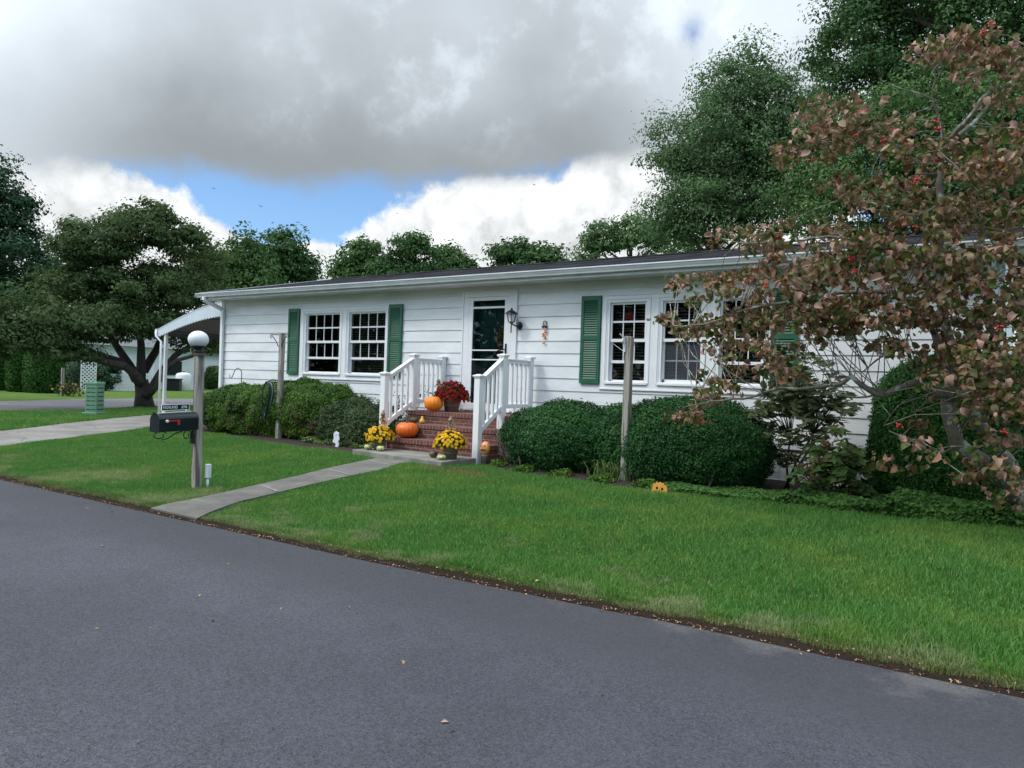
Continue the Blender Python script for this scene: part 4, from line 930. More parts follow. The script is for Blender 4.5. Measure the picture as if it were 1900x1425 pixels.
# ground cover along the bed (uncountable)
r = np.random.RandomState(21); n = 42000; x = -3.7+4.2*r.rand(n); f_ = bed_front(x); y = f_+.02+.85*r.rand(n)**1.3+.05*np.sin(x*5)
h_ = (.02+.11*r.rand(n))*(.55+.45*np.sin(x*3.3+y*4)**2)*(1+.7*(np.abs(x+.6) < .6))*np.where(x < -2.2, .55, 1); P = np.stack([x, y, h_], 1); co, f, rn = leaves(P, r.normal(size=P.shape)*.6+np.array([0, -.55, .8]), .048, 22, .75)
tag(npmesh('ground_cover', co, f, LM['cover'], None, (-1.6, 9, 0), rnd=rn), 'leafy green ground cover along the lawn edge under the dogwood', 'ground cover', kind='stuff')
n = 5000; x = -10.9+1.9*r.rand(n); y = 9.12+.4*r.rand(n); P = np.stack([x, y, .02+.12*r.rand(n)*(.4+.6*np.sin(x*6)**2)], 1); co, f, rn = leaves(P, r.normal(size=P.shape)*.5+np.array([0, -.2, 1]), .04, 23, .6)
tag(npmesh('ground_cover', co, f, LM['lily'], None, (-9.9, 9.2, 0), rnd=rn), 'low yellowish green leaves around the white ghost ornament', 'ground cover', kind='stuff')
n = 9000; x = -6.4+3.0*r.rand(n); y = bed_front(x)+.02+.35*r.rand(n); P = np.stack([x, y, .01+.10*r.rand(n)*(np.sin(x*5+2)**4)], 1); P = P[P[:, 2] > .03]; co, f, rn = leaves(P, r.normal(size=P.shape)*.5+np.array([0, -.2, 1]), .035, 24, .5)
tag(npmesh('ground_cover', co, f, LM['azalea'], None, (-5, 9, 0), rnd=rn), 'sparse low sprigs under the clipped bushes right of the steps', 'ground cover', kind='stuff')
# strap leaved lily at the right post
g = thing('lily_clump', 'clump of pale green strap leaves at the foot of the right weathered post', 'plant', (-4.32, 8.98, 0)); r = np.random.RandomState(31); co = []; fa = []
for q in range(230):
    cx, cy = (-4.35+.30*r.randn()*.75, 8.98+.08*r.randn()); a = r.rand()*6.28; L = .14+.14*r.rand(); dx, dy = math.cos(a), math.sin(a); w_ = .010; o = len(co)
    for k, (u, z) in enumerate(((0, 0), (.25, .62), (.6, .95), (1.0, .80))): co += [(cx+dx*u*L*.8-dy*w_*(1-k/3.2), cy+dy*u*L*.8+dx*w_*(1-k/3.2), z*L), (cx+dx*u*L*.8+dy*w_*(1-k/3.2), cy+dy*u*L*.8-dx*w_*(1-k/3.2), z*L)]
    fa += [(o+2*k, o+2*k+1, o+2*k+3, o+2*k+2) for k in range(3)]
npmesh('leaves', np.array(co), np.array(fa), LM['lily'], g, rnd=np.repeat(r.rand(230), 8))
# ---------------------------------------------------------------- reddish dogwood in the right foreground
fd = thing('dogwood_tree', 'dogwood with curled reddish brown leaves and red berries leaning in from the right edge', 'tree', (.22, 9.3, 0))
mb = MB(); SK = []
def limb(px, r0, r1, seg=8, keep=True):
    P = [atY(x, y, d) for x, y, d in px]; n = len(P); Q = []
    for i in range(n-1):                     # smooth the polyline a little
        for k in range(3):
            t = k/3; a, b, c, d = P[max(i-1, 0)], P[i], P[i+1], P[min(i+2, n-1)]
            Q.append(.5*((2*b)+(c-a)*t+(2*a-5*b+4*c-d)*t*t+(3*b-3*c+d-a)*t**3))
    Q.append(P[-1]); m_ = len(Q); rg_ = random.Random(int(px[0][0]))
    Q = [q+Vector((rg_.uniform(-1, 1), rg_.uniform(-1, 1), rg_.uniform(-1, 1)))*min(.012, r0*.35)*(0 if i in (0,) else 1) for i, q in enumerate(Q)]
    mb.tube(Q, [r0+(r1-r0)*i/(m_-1) for i in range(m_)], seg)
    if keep: SK.extend(Q)
limb([(1935, 985, 9.3), (1885, 915, 9.0), (1830, 860, 8.7), (1785, 832, 8.5), (1765, 790, 8.4), (1758, 740, 8.4)], .095, .055, 10)
limb([(1960, 975, 9.3), (1900, 900, 9.0), (1850, 830, 8.7), (1800, 760, 8.5), (1760, 690, 8.4), (1735, 620, 8.3)], .075, .04, 9)
limb([(1758, 745, 8.4), (1768, 680, 8.4), (1755, 600, 8.4), (1740, 500, 8.4), (1748, 400, 8.4), (1742, 320, 8.4), (1760, 262, 8.4)], .055, .026, 9)
limb([(1768, 720, 8.4), (1740, 735, 8.3), (1700, 712, 8.1), (1668, 720, 8.0), (1635, 735, 7.9), (1600, 715, 7.8), (1578, 700, 7.8), (1560, 712, 7.8), (1500, 722, 7.7), (1440, 722, 7.6), (1400, 735, 7.5), (1340, 742, 7.4), (1290, 742, 7.4)], .040, .006, 8)
limb([(1720, 705, 8.3), (1690, 665, 8.2), (1680, 640, 8.1), (1640, 660, 8.0), (1600, 690, 7.9)], .022, .006, 6)
limb([(1640, 730, 7.9), (1590, 738, 7.8), (1540, 728, 7.7)], .012, .006, 6)
limb([(1735, 620, 8.3), (1690, 560, 8.1), (1640, 540, 7.9), (1560, 545, 7.7), (1480, 560, 7.5), (1400, 570, 7.4), (1310, 600, 7.3), (1250, 605, 7.2)], .030, .005, 7)
limb([(1740, 500, 8.4), (1690, 470, 8.3), (1620, 455, 8.1), (1540, 440, 8.0), (1450, 450, 7.8), (1370, 450, 7.7)], .026, .005, 7)
limb([(1745, 380, 8.4), (1700, 400, 8.5), (1640, 380, 8.7), (1560, 370, 8.8)], .02, .005, 6)
limb([(1742, 330, 8.4), (1690, 290, 8.3), (1640, 260, 8.1), (1570, 240, 8.0), (1500, 275, 7.9)], .02, .005, 6)
limb([(1760, 262, 8.4), (1790, 225, 8.3), (1840, 165, 8.2), (1890, 110, 8.1), (1960, 60, 8.0)], .026, .015, 7)
limb([(1765, 262, 8.4), (1800, 235, 8.5), (1850, 180, 8.6), (1900, 130, 8.7), (1960, 100, 8.8)], .024, .012, 7)
limb([(1755, 275, 8.4), (1745, 225, 8.3), (1730, 180, 8.2), (1735, 130, 8.1), (1700, 100, 8.0)], .013, .004, 6)
limb([(1745, 190, 8.2), (1700, 172, 8.1), (1660, 160, 8.0), (1632, 148, 7.9)], .009, .003, 5, False)
limb([(1820, 150, 8.3), (1770, 138, 8.3), (1710, 122, 8.2), (1680, 108, 8.1)], .008, .003, 5, False)
limb([(1800, 760, 8.5), (1850, 700, 8.3), (1900, 640, 8.2), (1950, 560, 8.1)], .035, .02, 7)
limb([(1850, 640, 8.2), (1830, 560, 8.1), (1850, 460, 8.0), (1880, 380, 8.0)], .025, .01, 7)
limb([(1768, 830, 8.4), (1730, 845, 8.2), (1690, 815, 8.0), (1650, 800, 7.9)], .008, .003, 5)
limb([(1700, 775, 8.1), (1690, 740, 8.1), (1660, 760, 8.0), (1640, 790, 8.0)], .006, .003, 5)
limb([(1830, 860, 8.7), (1870, 830, 8.3), (1900, 780, 8.1)], .02, .008, 6)
SKa = np.array([V3(q) for q in SK])
ell = [(1830, 100, 95, 48, 20), (1700, 100, 40, 30, 3), (1560, 222, 80, 48, 16), (1500, 272, 60, 36, 9), (1680, 250, 90, 30, 10), (1840, 290, 95, 50, 17), (1620, 355, 110, 38, 11), (1740, 400, 110, 36, 13), (1380, 440, 55, 26, 6),
       (1500, 440, 140, 38, 18), (1690, 450, 150, 45, 22), (1860, 400, 70, 60, 12), (1320, 530, 85, 34, 11), (1470, 540, 150, 62, 36), (1640, 530, 170, 60, 40), (1820, 540, 110, 80, 34), (1275, 598, 45, 30, 7), (1345, 625, 50, 45, 8), (1420, 600, 110, 42, 18),
       (1570, 600, 120, 40, 20), (1720, 620, 90, 50, 16), (1855, 660, 70, 65, 18), (1335, 715, 60, 30, 7), (1430, 672, 75, 42, 12), (1545, 665, 60, 26, 5), (1685, 798, 30, 22, 2), (1690, 845, 65, 22, 5), (1800, 705, 70, 50, 13), (1850, 790, 60, 80, 15), (1880, 900, 45, 50, 9), (1790, 870, 50, 24, 4),
       (1255, 765, 40, 16, 4), (1760, 310, 60, 30, 5), (1900, 200, 60, 70, 10), (1930, 500, 80, 300, 26)]
r = np.random.RandomState(90); whC = []; 
for px, py, rx, ry, k in ell:
    for q in range(int(k*1.55)):
        a = r.rand()*6.283; u = math.sqrt(r.rand()); d = 8.0+(-.9+1.9*r.rand()); whC.append(V3(atY(px+rx*u*math.cos(a), py+ry*u*math.sin(a), d if px < 1860 else d+.2)))
whC = np.array([w for w in whC if not (1485 < (w_px := 950+FPX*((Vector(w)-Vector((0, 0, H))).dot(cr)/(Vector(w)-Vector((0, 0, H))).dot(cf))) < 1625 and w[2] < 1.78) and not (w[2] < 1.25 and (int(w[0]*1e4) % 3 == 0))])   # the open gap left of the trunk
used = np.zeros(len(SKa)); rg = random.Random(6)
for i, c in enumerate(whC):                  # a twig from each whorl of leaves back to the nearest branch
    dd = np.linalg.norm(SKa-c, axis=1); j = int(np.argmin(dd+used*.09+r.rand(len(dd))*.30)); used[max(j-1, 0):j+2] += 1; s = Vector(SKa[j]); e = Vector(c)
    if (e-s).length > 1.15: e2 = s.lerp(e, .55)
    mid = s.lerp(e, .55)+Vector((rg.uniform(-1, 1), rg.uniform(-1, 1), rg.uniform(-.3, 1)))*.10*(e-s).length
    L_ = (e-s).length
    if r.rand() < (.85 if L_ < .45 else .4): mb.tube([s, mid, e], [.0062, .0045, .0028], 4, caps=False)
obj('branches', mb, M['dogbark'], fd)
# curled leaves: each a little bent strip, 2 x 4 quads
Lc, Lt, Ln = [], [], []
for c in whC:
    k = r.randint(9, 18); a0 = r.rand()*6.28; tilt = r.normal(size=3)*.6
    for q in range(k):
        a = a0+6.28*q/k+r.normal()*.25; e = r.normal()*.45-.40
        d = np.array([math.cos(a)*math.cos(e), math.sin(a)*math.cos(e), math.sin(e)]); n_ = np.array([0, 0, 1.0])+tilt+r.normal(size=3)*.55
        Lc.append(c+d*.012+r.normal(size=3)*np.array([.06, .06, .035])); Lt.append(d); Ln.append(n_)
Lc, Lt, Ln = np.array(Lc), unit(np.array(Lt)), np.array(Ln); Ln = unit(Ln-Lt*(Ln*Lt).sum(1, keepdims=True)); Lb = np.cross(Ln, Lt); n = len(Lc)
Ls = .078*(.55+.75*r.rand(n)); curl = r.normal(size=n)*1.5+2.2; cup = .35+.9*r.rand(n); rows = 5; V = []
for k in range(rows):
    s = k/(rows-1); th = curl*s; th_ = np.where(np.abs(curl) < .05, .05, curl)
    x = np.sin(th_*s)/th_*Ls; z = -(1-np.cos(th_*s))/th_*Ls; w = (math.sin(math.pi*min(max(s*.93+.03, 0), 1))**.75)*.34*Ls
    dn = Ln*np.cos(th_*s)[:, None]+Lt*np.sin(th_*s)[:, None]
    for sd in (-1, 0, 1): V.append(Lc+Lt*x[:, None]+Ln*z[:, None]+Lb*(sd*w)[:, None]+dn*(cup*w*abs(sd))[:, None])
co = np.stack(V, 1).reshape(-1, 3); i = np.arange(n)[:, None]*(rows*3); fq = []
for k in range(rows-1):
    for j in range(2): fq.append(i+np.array([[3*k+j, 3*k+j+1, 3*k+j+4, 3*k+j+3]]))
npmesh('crown', co, np.concatenate(fq), LM['dog'], fd, rnd=np.repeat(r.rand(n), rows*3), smooth=True)
for px, py in [(1500, 215), (1590, 250), (1735, 225), (1740, 240), (1640, 260), (1505, 295), (1695, 330), (1700, 335), (1445, 440), (1600, 475), (1660, 240), (1825, 60), (1840, 45), (1700, 425), (1740, 425), (1585, 505), (1480, 545), (1420, 530), (1440, 520), (1405, 545), (1625, 565), (1610, 605), (1615, 600), (1710, 590), (1560, 590), (1570, 575), (1500, 600), (1670, 790), (1855, 610), (1862, 800), (1750, 690), (1860, 450), (1800, 300), (1580, 480), (1860, 300), (1780, 450), (1530, 510), (1340, 550)]:
    mb = MB(); c = atY(px, py, 7.3+.7*rg.random())
    for q in range(rg.randint(4, 9)): mb.ball((c[0]+rg.uniform(-.025, .025), c[1]+rg.uniform(-.025, .025), c[2]+rg.uniform(-.02, .02)), .0085, 6, 4, 1, 1, 1.35)
    obj('berry_cluster', mb, M['berry'], fd)

# ---------------------------------------------------------------- carport
CY = 10.75
cp = thing('carport', 'curved white metal carport awning with a scalloped edge at the left end of the house', 'carport', (-17, CY, -.03))
prof = []                                    # arc from the low outer edge up to the wall
tip = atY(292, 614, CY); top = atY(414, 561, CY); n_ = 14
x0, z0, x1, z1 = tip.x, tip.z, HX0-.02, top.z+.02
for i in range(n_+1): s = i/n_; prof.append((x0+(x1-x0)*s, z0+(z1-z0)*(math.sin(s*1.35)/math.sin(1.35))))
CB = CY+5.2
mb = MB(); up_ = [(x, z+.03) for x, z in prof]; mb.prism(up_+[(x, z+.012) for x, z in reversed(prof)], 'y', CY-.02, CB); obj('awning_roof', mb, M['canopy'], cp)
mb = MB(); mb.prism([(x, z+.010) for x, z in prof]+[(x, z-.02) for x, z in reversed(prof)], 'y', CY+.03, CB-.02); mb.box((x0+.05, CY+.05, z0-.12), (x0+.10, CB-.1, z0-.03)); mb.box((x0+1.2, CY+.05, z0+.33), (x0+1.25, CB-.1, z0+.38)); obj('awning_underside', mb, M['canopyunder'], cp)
def valance(y):
    mb = MB(); m_ = 26
    for i in range(m_):
        a, b = i/m_, (i+1)/m_
        def zz(s): return z0+(z1-z0)*(math.sin(s*1.35)/math.sin(1.35))
        w_ = .15+.17*0.5*(a+b); sc = [(x0+(x1-x0)*a, zz(a)+.012), (x0+(x1-x0)*a, zz(a)-w_), (x0+(x1-x0)*(a*.8+b*.2), zz(a)-w_-.028), (x0+(x1-x0)*(a*.25+b*.75), zz(b)-w_-.022), (x0+(x1-x0)*b, zz(b)-w_), (x0+(x1-x0)*b, zz(b)+.012)]
        mb.prism(sc, 'y', y, y+.012)
    return mb
obj('valance', valance(CY-.012), M['canopy'], cp); 
mb = MB(); mb.box((x0+.06, CB-.01, z0-.28), (x1, CB+.01, z0-.02)); 
for k in range(12): xx = x0+.1+k*.24; mb.add([(xx, CB, z0-.28), (xx+.1, CB, z0-.34), (xx+.2, CB, z0-.28)], [(0, 1, 2)])
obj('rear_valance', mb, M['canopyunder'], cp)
mb = MB(); mb.prism([(x0-.06, z0+.05), (x0+.02, z0+.05), (x0+.02, z0-.03), (x0-.05, z0-.03)], 'y', CY-.03, CB); obj('awning_gutter', mb, M['gutter'], cp)
pp = atY(304, 640, CY)
for y in (CY+.02, CY+2.55, CB-.1):
    mb = MB(); mb.box((pp.x-.035, y, -.03), (pp.x+.035, y+.07, z0-.05)); obj('post', mb, M['trim'], cp)
mb = MB(); mb.box((pp.x+1.75, CB-.1, -.03), (pp.x+1.83, CB-.02, z0+.2)); obj('post', mb, M['trim'], cp)
mb = MB(); mb.tube([(x0+.02, CY-.05, z0-.0), (x0+.03, CY-.05, z0-.13), (pp.x-.075, CY-.03, z0-.28), (pp.x-.075, CY-.03, .0)], .028, 8); obj('downspout', mb, M['trim'], cp)

# ---------------------------------------------------------------- lamp post, mailbox, sign
PX, PY, PZ = -7.76, 5.04, -.085
t = thing('lamp_post', 'weathered square wooden lamp post with a white globe beside the mailbox', 'lamp post', (PX, PY, PZ))
def woodpost(x, y, z0, z1, w, parent, loc, tw=.0, seed=1, name='post', seg=9):
    rg = random.Random(seed); mb = MB(); vs = []; fs = []; n_ = 9
    for i in range(n_):
        f = i/(n_-1); z = z0+(z1-z0)*f; ww = w*(1+.04*rg.uniform(-1, 1)); ox = tw*f
        for cx, cy in ((-1, -.8), (-.8, -1), (.8, -1), (1, -.8), (1, .8), (.8, 1), (-.8, 1), (-1, .8)): vs.append((x+ox+cx*ww/2, y+cy*ww/2, z+(rg.uniform(-.012, .012) if i == n_-1 else 0)))
    for i in range(n_-1):
        for k in range(8): fs.append((i*8+k, i*8+(k+1) % 8, (i+1)*8+(k+1) % 8, (i+1)*8+k))
    fs.append(tuple(range((n_-1)*8, n_*8))); mb.add(vs, fs)
    return obj(name, mb, M['wood'], parent, loc)
woodpost(PX, PY, PZ-.05, 1.43, .086, t, None, tw=-.03)
mb = MB(); mb.prism([(PX-.085, 1.425), (PX+.055, 1.415), (PX+.045, 1.440), (PX-.07, 1.448)], 'y', PY-.055, PY+.055); obj('post_cap', mb, M['woodend'], t)
mb = MB(); mb.lathe([(.06, 1.45), (.045, 1.47), (.045, 1.50), (.085, 1.515), (.085, 1.53)], (PX-.06, PY, 0), 16); obj('lamp_collar', mb, M['blackmetal'], t)
mb = MB(); mb.ball((PX-.06, PY, 1.60), .113, 28, 18, 1, 1, .88); obj('lamp_globe', mb, M['globe'], t)
mx = thing('mailbox', 'navy black rural mailbox with a red flag on the side of the lamp post', 'mailbox', (PX, 4.72, .58))
def mt(v):                                    # the box tips slightly up towards the post
    x, y, z = v; a = R_(3.2); yy, zz = y-4.95, z-.60; return (x, 4.95+yy*math.cos(a)-zz*math.sin(a)*0, z+yy*math.tan(a)*.55)
w_ = .088; zb = .583; prof = [(-w_, zb), (w_, zb), (w_, zb+.125)]+[(w_*math.cos(a), zb+.125+.072*math.sin(a)) for a in np.linspace(.2, math.pi-.2, 9)]+[(-w_, zb+.125)]
mxx = PX-.0
mb = MB(); mb.prism([(mxx+x, z) for x, z in prof], 'y', 4.53, 4.985); mb.v = [mt(v) for v in mb.v]; obj('box', mb, M['mailbox'], mx, bevel=.002)
mb = MB(); pf = [(mxx+x*1.05, zb+(z-zb)*1.03-.003) for x, z in prof]; mb.prism(pf, 'y', 4.517, 4.529); mb.prism([(mxx-.02, zb+.185), (mxx+.02, zb+.185), (mxx+.02, zb+.21), (mxx-.02, zb+.21)], 'y', 4.502, 4.516); mb.v = [mt(v) for v in mb.v]; obj('door', mb, M['mailbox'], mx)
mb = MB(); fx = mxx-w_-.0; fx = mxx+w_; 
fx = mxx+w_+.002
mb.box((fx, 4.60, zb+.108), (fx+.006, 4.755, zb+.124)); mb.box((fx, 4.725, zb+.070), (fx+.006, 4.755, zb+.107)); mb.v = [mt(v) for v in mb.v]; obj('flag', mb, M['red'], mx)
mb = MB(); mb.lathe([(.017, 0), (.017, .01), (.006, .014)], (0, 0, 0), 14); mb.v = [mt((fx+z, 4.605+x, zb+.114+y)) for x, y, z in mb.v]; obj('flag_pivot', mb, M['globe'], mx)
mb = MB(); sx = mxx                            # scrolled iron bracket and its plate
mb.tube([(sx, 4.56+.09*math.cos(a)*(1-.08*a)+.02, zb-.045+.05*math.sin(a)*(1-.08*a)) for a in np.linspace(.5, 6.8, 26)], .006, 6)
mb.tube([(sx, 4.60, zb-.09), (sx, 4.66, zb-.085), (sx, 4.76, zb-.035), (sx, 4.86, zb-.006)], .006, 6)
mb.tube([(sx, 4.90+.055*math.cos(a)*(1-.09*a), zb-.062+.062*math.sin(a)*(1-.09*a)) for a in np.linspace(-.6, 7.2, 30)], .006, 6)
mb.box((sx-.012, 4.955, zb-.12), (sx+.012, 4.975, zb+.0)); mb.box((sx-.03, 4.957, zb-.16), (sx+.03, 4.978, zb-.05)); mb.v = [mt(v) for v in mb.v]; obj('bracket', mb, M['blackmetal'], mx)
sg = thing('address_sign', 'black sign with white HIGHLAND lettering mounted on top of the mailbox', 'sign', (PX, 4.72, .80))
sx = mxx+.02; a0, a1, zs, ze = 4.575, 4.905, .800, .868
def st(v): x, y, z = v; return (x, y, z+(y-4.72)*.030)
mb = MB(); mb.box((sx-.004, a0+.006, zs+.006), (sx+.004, a1-.006, ze-.006)); mb.v = [st(v) for v in mb.v]; obj('sign_plate', mb, M['mailbox'], sg)
mb = MB()
for b in (((a0, zs), (a1, zs+.006)), ((a0, ze-.006), (a1, ze)), ((a0, zs+.0061), (a0+.006, ze-.0061)), ((a1-.006, zs+.0061), (a1, ze-.0061))): mb.box((sx-.006, b[0][0], b[0][1]), (sx+.006, b[1][0], b[1][1]))
mb.bar((sx, a0-.03, zs-.022), (sx, a1+.02, zs-.016), .02, .006); mb.box((sx-.004, a0+.03, zs-.02), (sx+.004, a0+.045, zs)); mb.box((sx-.004, a1-.045, zs-.016), (sx+.004, a1-.03, zs)); mb.v = [st(v) for v in mb.v]; obj('sign_frame', mb, M['rail'], sg)
for body, yc in (('HIGHLAND', 4.678), ('#396', 4.842)):
    cu_ = bpy.data.curves.new('lettering', 'FONT'); cu_.body = body; cu_.size = .048; cu_.extrude = .0012; cu_.align_x = 'CENTER'; cu_.align_y = 'CENTER'
    tmp = bpy.data.objects.new('lettering_tmp', cu_); COL.objects.link(tmp); bpy.context.view_layer.update()
    me = bpy.data.meshes.new_from_object(tmp.evaluated_get(bpy.context.evaluated_depsgraph_get())); bpy.data.objects.remove(tmp); me.name = 'lettering'
    for v in me.vertices: x, y, z = v.co; v.co = Vector(st((sx+.0055+z, yc+x*.70, (zs+ze)/2+y)))-sg.location
    me.materials.clear(); me.materials.append(M['rail']); link_mesh('lettering', me, sg)
mk = thing('pipe_marker', 'short white plastic pipe with a cap behind the lamp post foot', 'marker', (-7.50, 5.03, PZ))
mb = MB(); mb.tube([(-7.67, 5.12, PZ-.02), (-7.67, 5.12, .03)], .014, 10); obj('pipe', mb, M['whitepipe'], mk)
mb = MB(); mb.box((-7.697, 5.093, .03), (-7.643, 5.147, .19)); obj('cap', mb, M['whitepipe'], mk, bevel=.008)

# ---------------------------------------------------------------- weathered posts with hooks and hose
p = atG(522, 815, 0); hp = thing('wooden_post', 'weathered grey wooden post with iron plant hooks standing in the azaleas', 'post', (-11.83, 9.30, 0)); woodpost(-11.74, 9.30, -.02, 2.02, .090, hp, None, tw=.02, seed=3)
mb = MB()
for s in (-1, 1):
    x = -11.72; mb.tube([(x+s*.045, 9.25, 1.77), (x+s*.12, 9.24, 1.89), (x+s*.22, 9.23, 1.98)], .008, 6); mb.tube([(x+s*.04, 9.24, 1.995), (x+s*.25, 9.23, 2.00), (x+s*.26, 9.23, 1.97), (x+s*.235, 9.23, 1.93)], .008, 6)
obj('hooks', mb, M['blackmetal'], hp)
t = thing('hose_coil', 'coiled dark hose hanging from the left weathered post', 'hose', (-12.0, 9.05, .9)); mb = MB(); m2 = MB()
for q in range(5):
    pts_ = []; ww = .13+.02*q; 
    for k in range(25): a = 2*math.pi*k/24; pts_.append((-11.93+ww*math.cos(a)*(.7+.3*math.sin(a))+.03*math.sin(a), 9.12+.012*q, .74+(.36-.012*q)*math.sin(a)+.01*q))
    (m2 if q == 3 else mb).tube(pts_, .009, 6, caps=False)
mb.tube([(-11.9, 9.12, 1.09), (-11.82, 9.18, 1.14), (-11.76, 9.24, 1.13)], .012, 6)
obj('hose', mb, M['hose'], t); obj('pale_hose', m2, M['hose2'], t)
hp = thing('wooden_post', 'weathered grey post with an old white pulley standing between the clipped bushes', 'post', (-4.45, 8.95, 0)); woodpost(-4.32, 8.93, -.02, 1.88, .092, hp, None, tw=.0, seed=5)
# clothes-line pulley on its top and the slack line
mb = MB(); mb.lathe([(.010, -.01), (.035, -.008), (.028, 0), (.035, .008), (.010, .01)], (0, 0, 0), 14); mb.v = [(-4.375+z, 8.86+x, 1.82+y) for x, y, z in mb.v]; mb.bar((-4.37, 8.86, 1.88), (-4.36, 8.875, 1.74), .02, .03); mb.bar((-4.375, 8.85, 1.87), (-4.395, 8.81, 1.91), .015, .01); mb.box((-4.375, 8.868, 1.68), (-4.345, 8.881, 1.77)); obj('pulley', mb, M['whitepipe'], hp)
a = atY(1133, 634, 10.56); mb = MB(); mb.tube([V3(a), (-4.37, 8.90, 1.68)], .003, 4); obj('line', mb, M['whitepipe'], hp)
t = thing('plant_hook', 'thin black shepherd hook above the left azalea', 'hook', (-14.3, 10.35, 0)); hkx = atY(448, 710, 10.35).x; mb = MB(); zt_ = atY(440, 684, 10.35).z
mb.tube([(hkx, 10.35, 0), (hkx, 10.35, zt_-.12)]+[(hkx-.14+.14*math.cos(a), 10.35, zt_-.12+.13*math.sin(a)) for a in np.linspace(.3, 2.6, 8)]+[(hkx-.32, 10.35, zt_-.16), (hkx-.37, 10.35, zt_-.22), (hkx-.42, 10.35, zt_-.21), (hkx-.435, 10.35, zt_-.14)], .009, 6); obj('hook_rod', mb, M['blackmetal'], t)

# ---------------------------------------------------------------- lantern, chime, wreath, window pumpkin
L = thing('wall_lantern', 'black coach lantern on the siding right of the door', 'lantern', (-7.19, HY, 2.3)); lx, ly = -7.215, HY-.20
mb = MB(); mb.lathe([(.050, 0), (.050, .012), (.02, .022)], (0, 0, 0), 16); mb.v = [(-7.16+x, HY-.018-z, 2.20+y*1.35) for x, y, z in mb.v]; mb.tube([(-7.16, HY-.03, 2.20), (-7.18, HY-.10, 2.19), (lx, ly, 2.225)], .012, 8); mb.tube([(lx, ly, 2.07), (lx, ly, 2.24)], .010, 8); mb.lathe([(.012, 2.225), (.05, 2.245), (.055, 2.255)], (lx, ly, 0), 6, False); obj('bracket', mb, M['blackmetal'], L)
mb = MB(); 
for k in range(6): a = math.pi/3*k; mb.tube([(lx+.052*math.cos(a), ly+.052*math.sin(a), 2.25), (lx+.088*math.cos(a), ly+.088*math.sin(a), 2.385)], .006, 4, False)
mb.lathe([(.125, 2.385), (.120, 2.395), (.045, 2.445), (.02, 2.452), (.02, 2.475), (.008, 2.49)], (lx, ly, 0), 6, False); obj('cage', mb, M['blackmetal'], L)
mb = MB(); mb.lathe([(.048, 2.256), (.082, 2.38)], (lx, ly, 0), 6, False); obj('lamp_glass', mb, M['globe'], L)
C_ = thing('door_chime', 'ring with a dark bow and small orange bells hanging on the siding', 'ornament', (-6.65, HY-.03, 2.2)); mb = MB(); mb.tube([(-6.655+.036*math.cos(a), HY-.03, 2.235+.038*math.sin(a)) for a in np.linspace(0, 6.283, 17)], .007, 6, caps=False); mb.ball((-6.69, HY-.035, 2.18), .028, 8, 5, 1, .5, .7); mb.ball((-6.63, HY-.035, 2.18), .028, 8, 5, 1, .5, .7); obj('ring', mb, M['blackmetal'], C_)
mb = MB(); rg = random.Random(2)
for z in (2.12, 2.09, 2.06, 2.03, 2.01, 1.91): mb.ball((-6.66+rg.uniform(-.02, .025)*(z > 1.95), HY-.04, z), .021, 8, 6)
mb.tube([(-6.66, HY-.035, 2.17), (-6.66, HY-.035, 1.91)], .003, 4); obj('bells', mb, M['jackface'], C_)
wr = thing('door_swag', 'autumn swag of dried leaves and corn hanging on the green door behind the glass', 'swag', (-7.62, HY+.09, 1.95)); r = np.random.RandomState(6); zz = 1.64+.56*r.rand(330); wid = .095*np.sin(np.clip((2.22-zz)/.62, 0, 1)*2.6)+.015; P = np.stack([-7.59+wid*r.normal(size=330)*.55, HY+.085-.03*r.rand(330), zz], 1)
LM['swag'] = leafmat('dried_autumn_leaves', [(.34, .08, .02), (.55, .28, .10), (.12, .05, .02), (.62, .50, .30)], .6, .1)
co, f, rn = leaves(P, r.normal(size=P.shape)+np.array([0, -1.5, 0]), .062, 7, .6); npmesh('dried_leaves', co, f, LM['swag'], wr, rnd=rn)
a = atY(1168, 588, HY+.045); mb = MB(); t = thing('window_pumpkin', 'flat orange paper pumpkin stuck in the first right window', 'decoration', (a.x, HY+.045, a.z)); mb.prism([(a.x+.078*math.cos(q)*(1+.05*math.cos(3*q)), a.z-.01+.085*math.sin(q)) for q in np.linspace(0, 6.0, 18)], 'y', HY+.040, HY+.043); mb.box((a.x-.012, HY+.040, a.z+.07), (a.x+.012, HY+.043, a.z+.10)); obj('paper_pumpkin', mb, mat('red_orange_paper', (.55, .06, .015), .6, .05), t)
mb = MB()
for dx in (-.03, .03): mb.prism([(a.x+dx-.018, a.z), (a.x+dx+.018, a.z), (a.x+dx, a.z+.035)], 'y', HY+.0375, HY+.0395)
mb.prism([(a.x-.045, a.z-.025), (a.x-.02, a.z-.05), (a.x+.02, a.z-.05), (a.x+.045, a.z-.025), (a.x, a.z-.035)], 'y', HY+.0375, HY+.0395); obj('face', mb, mat('dark_red_print', (.10, .01, .005), .6, .05), t)

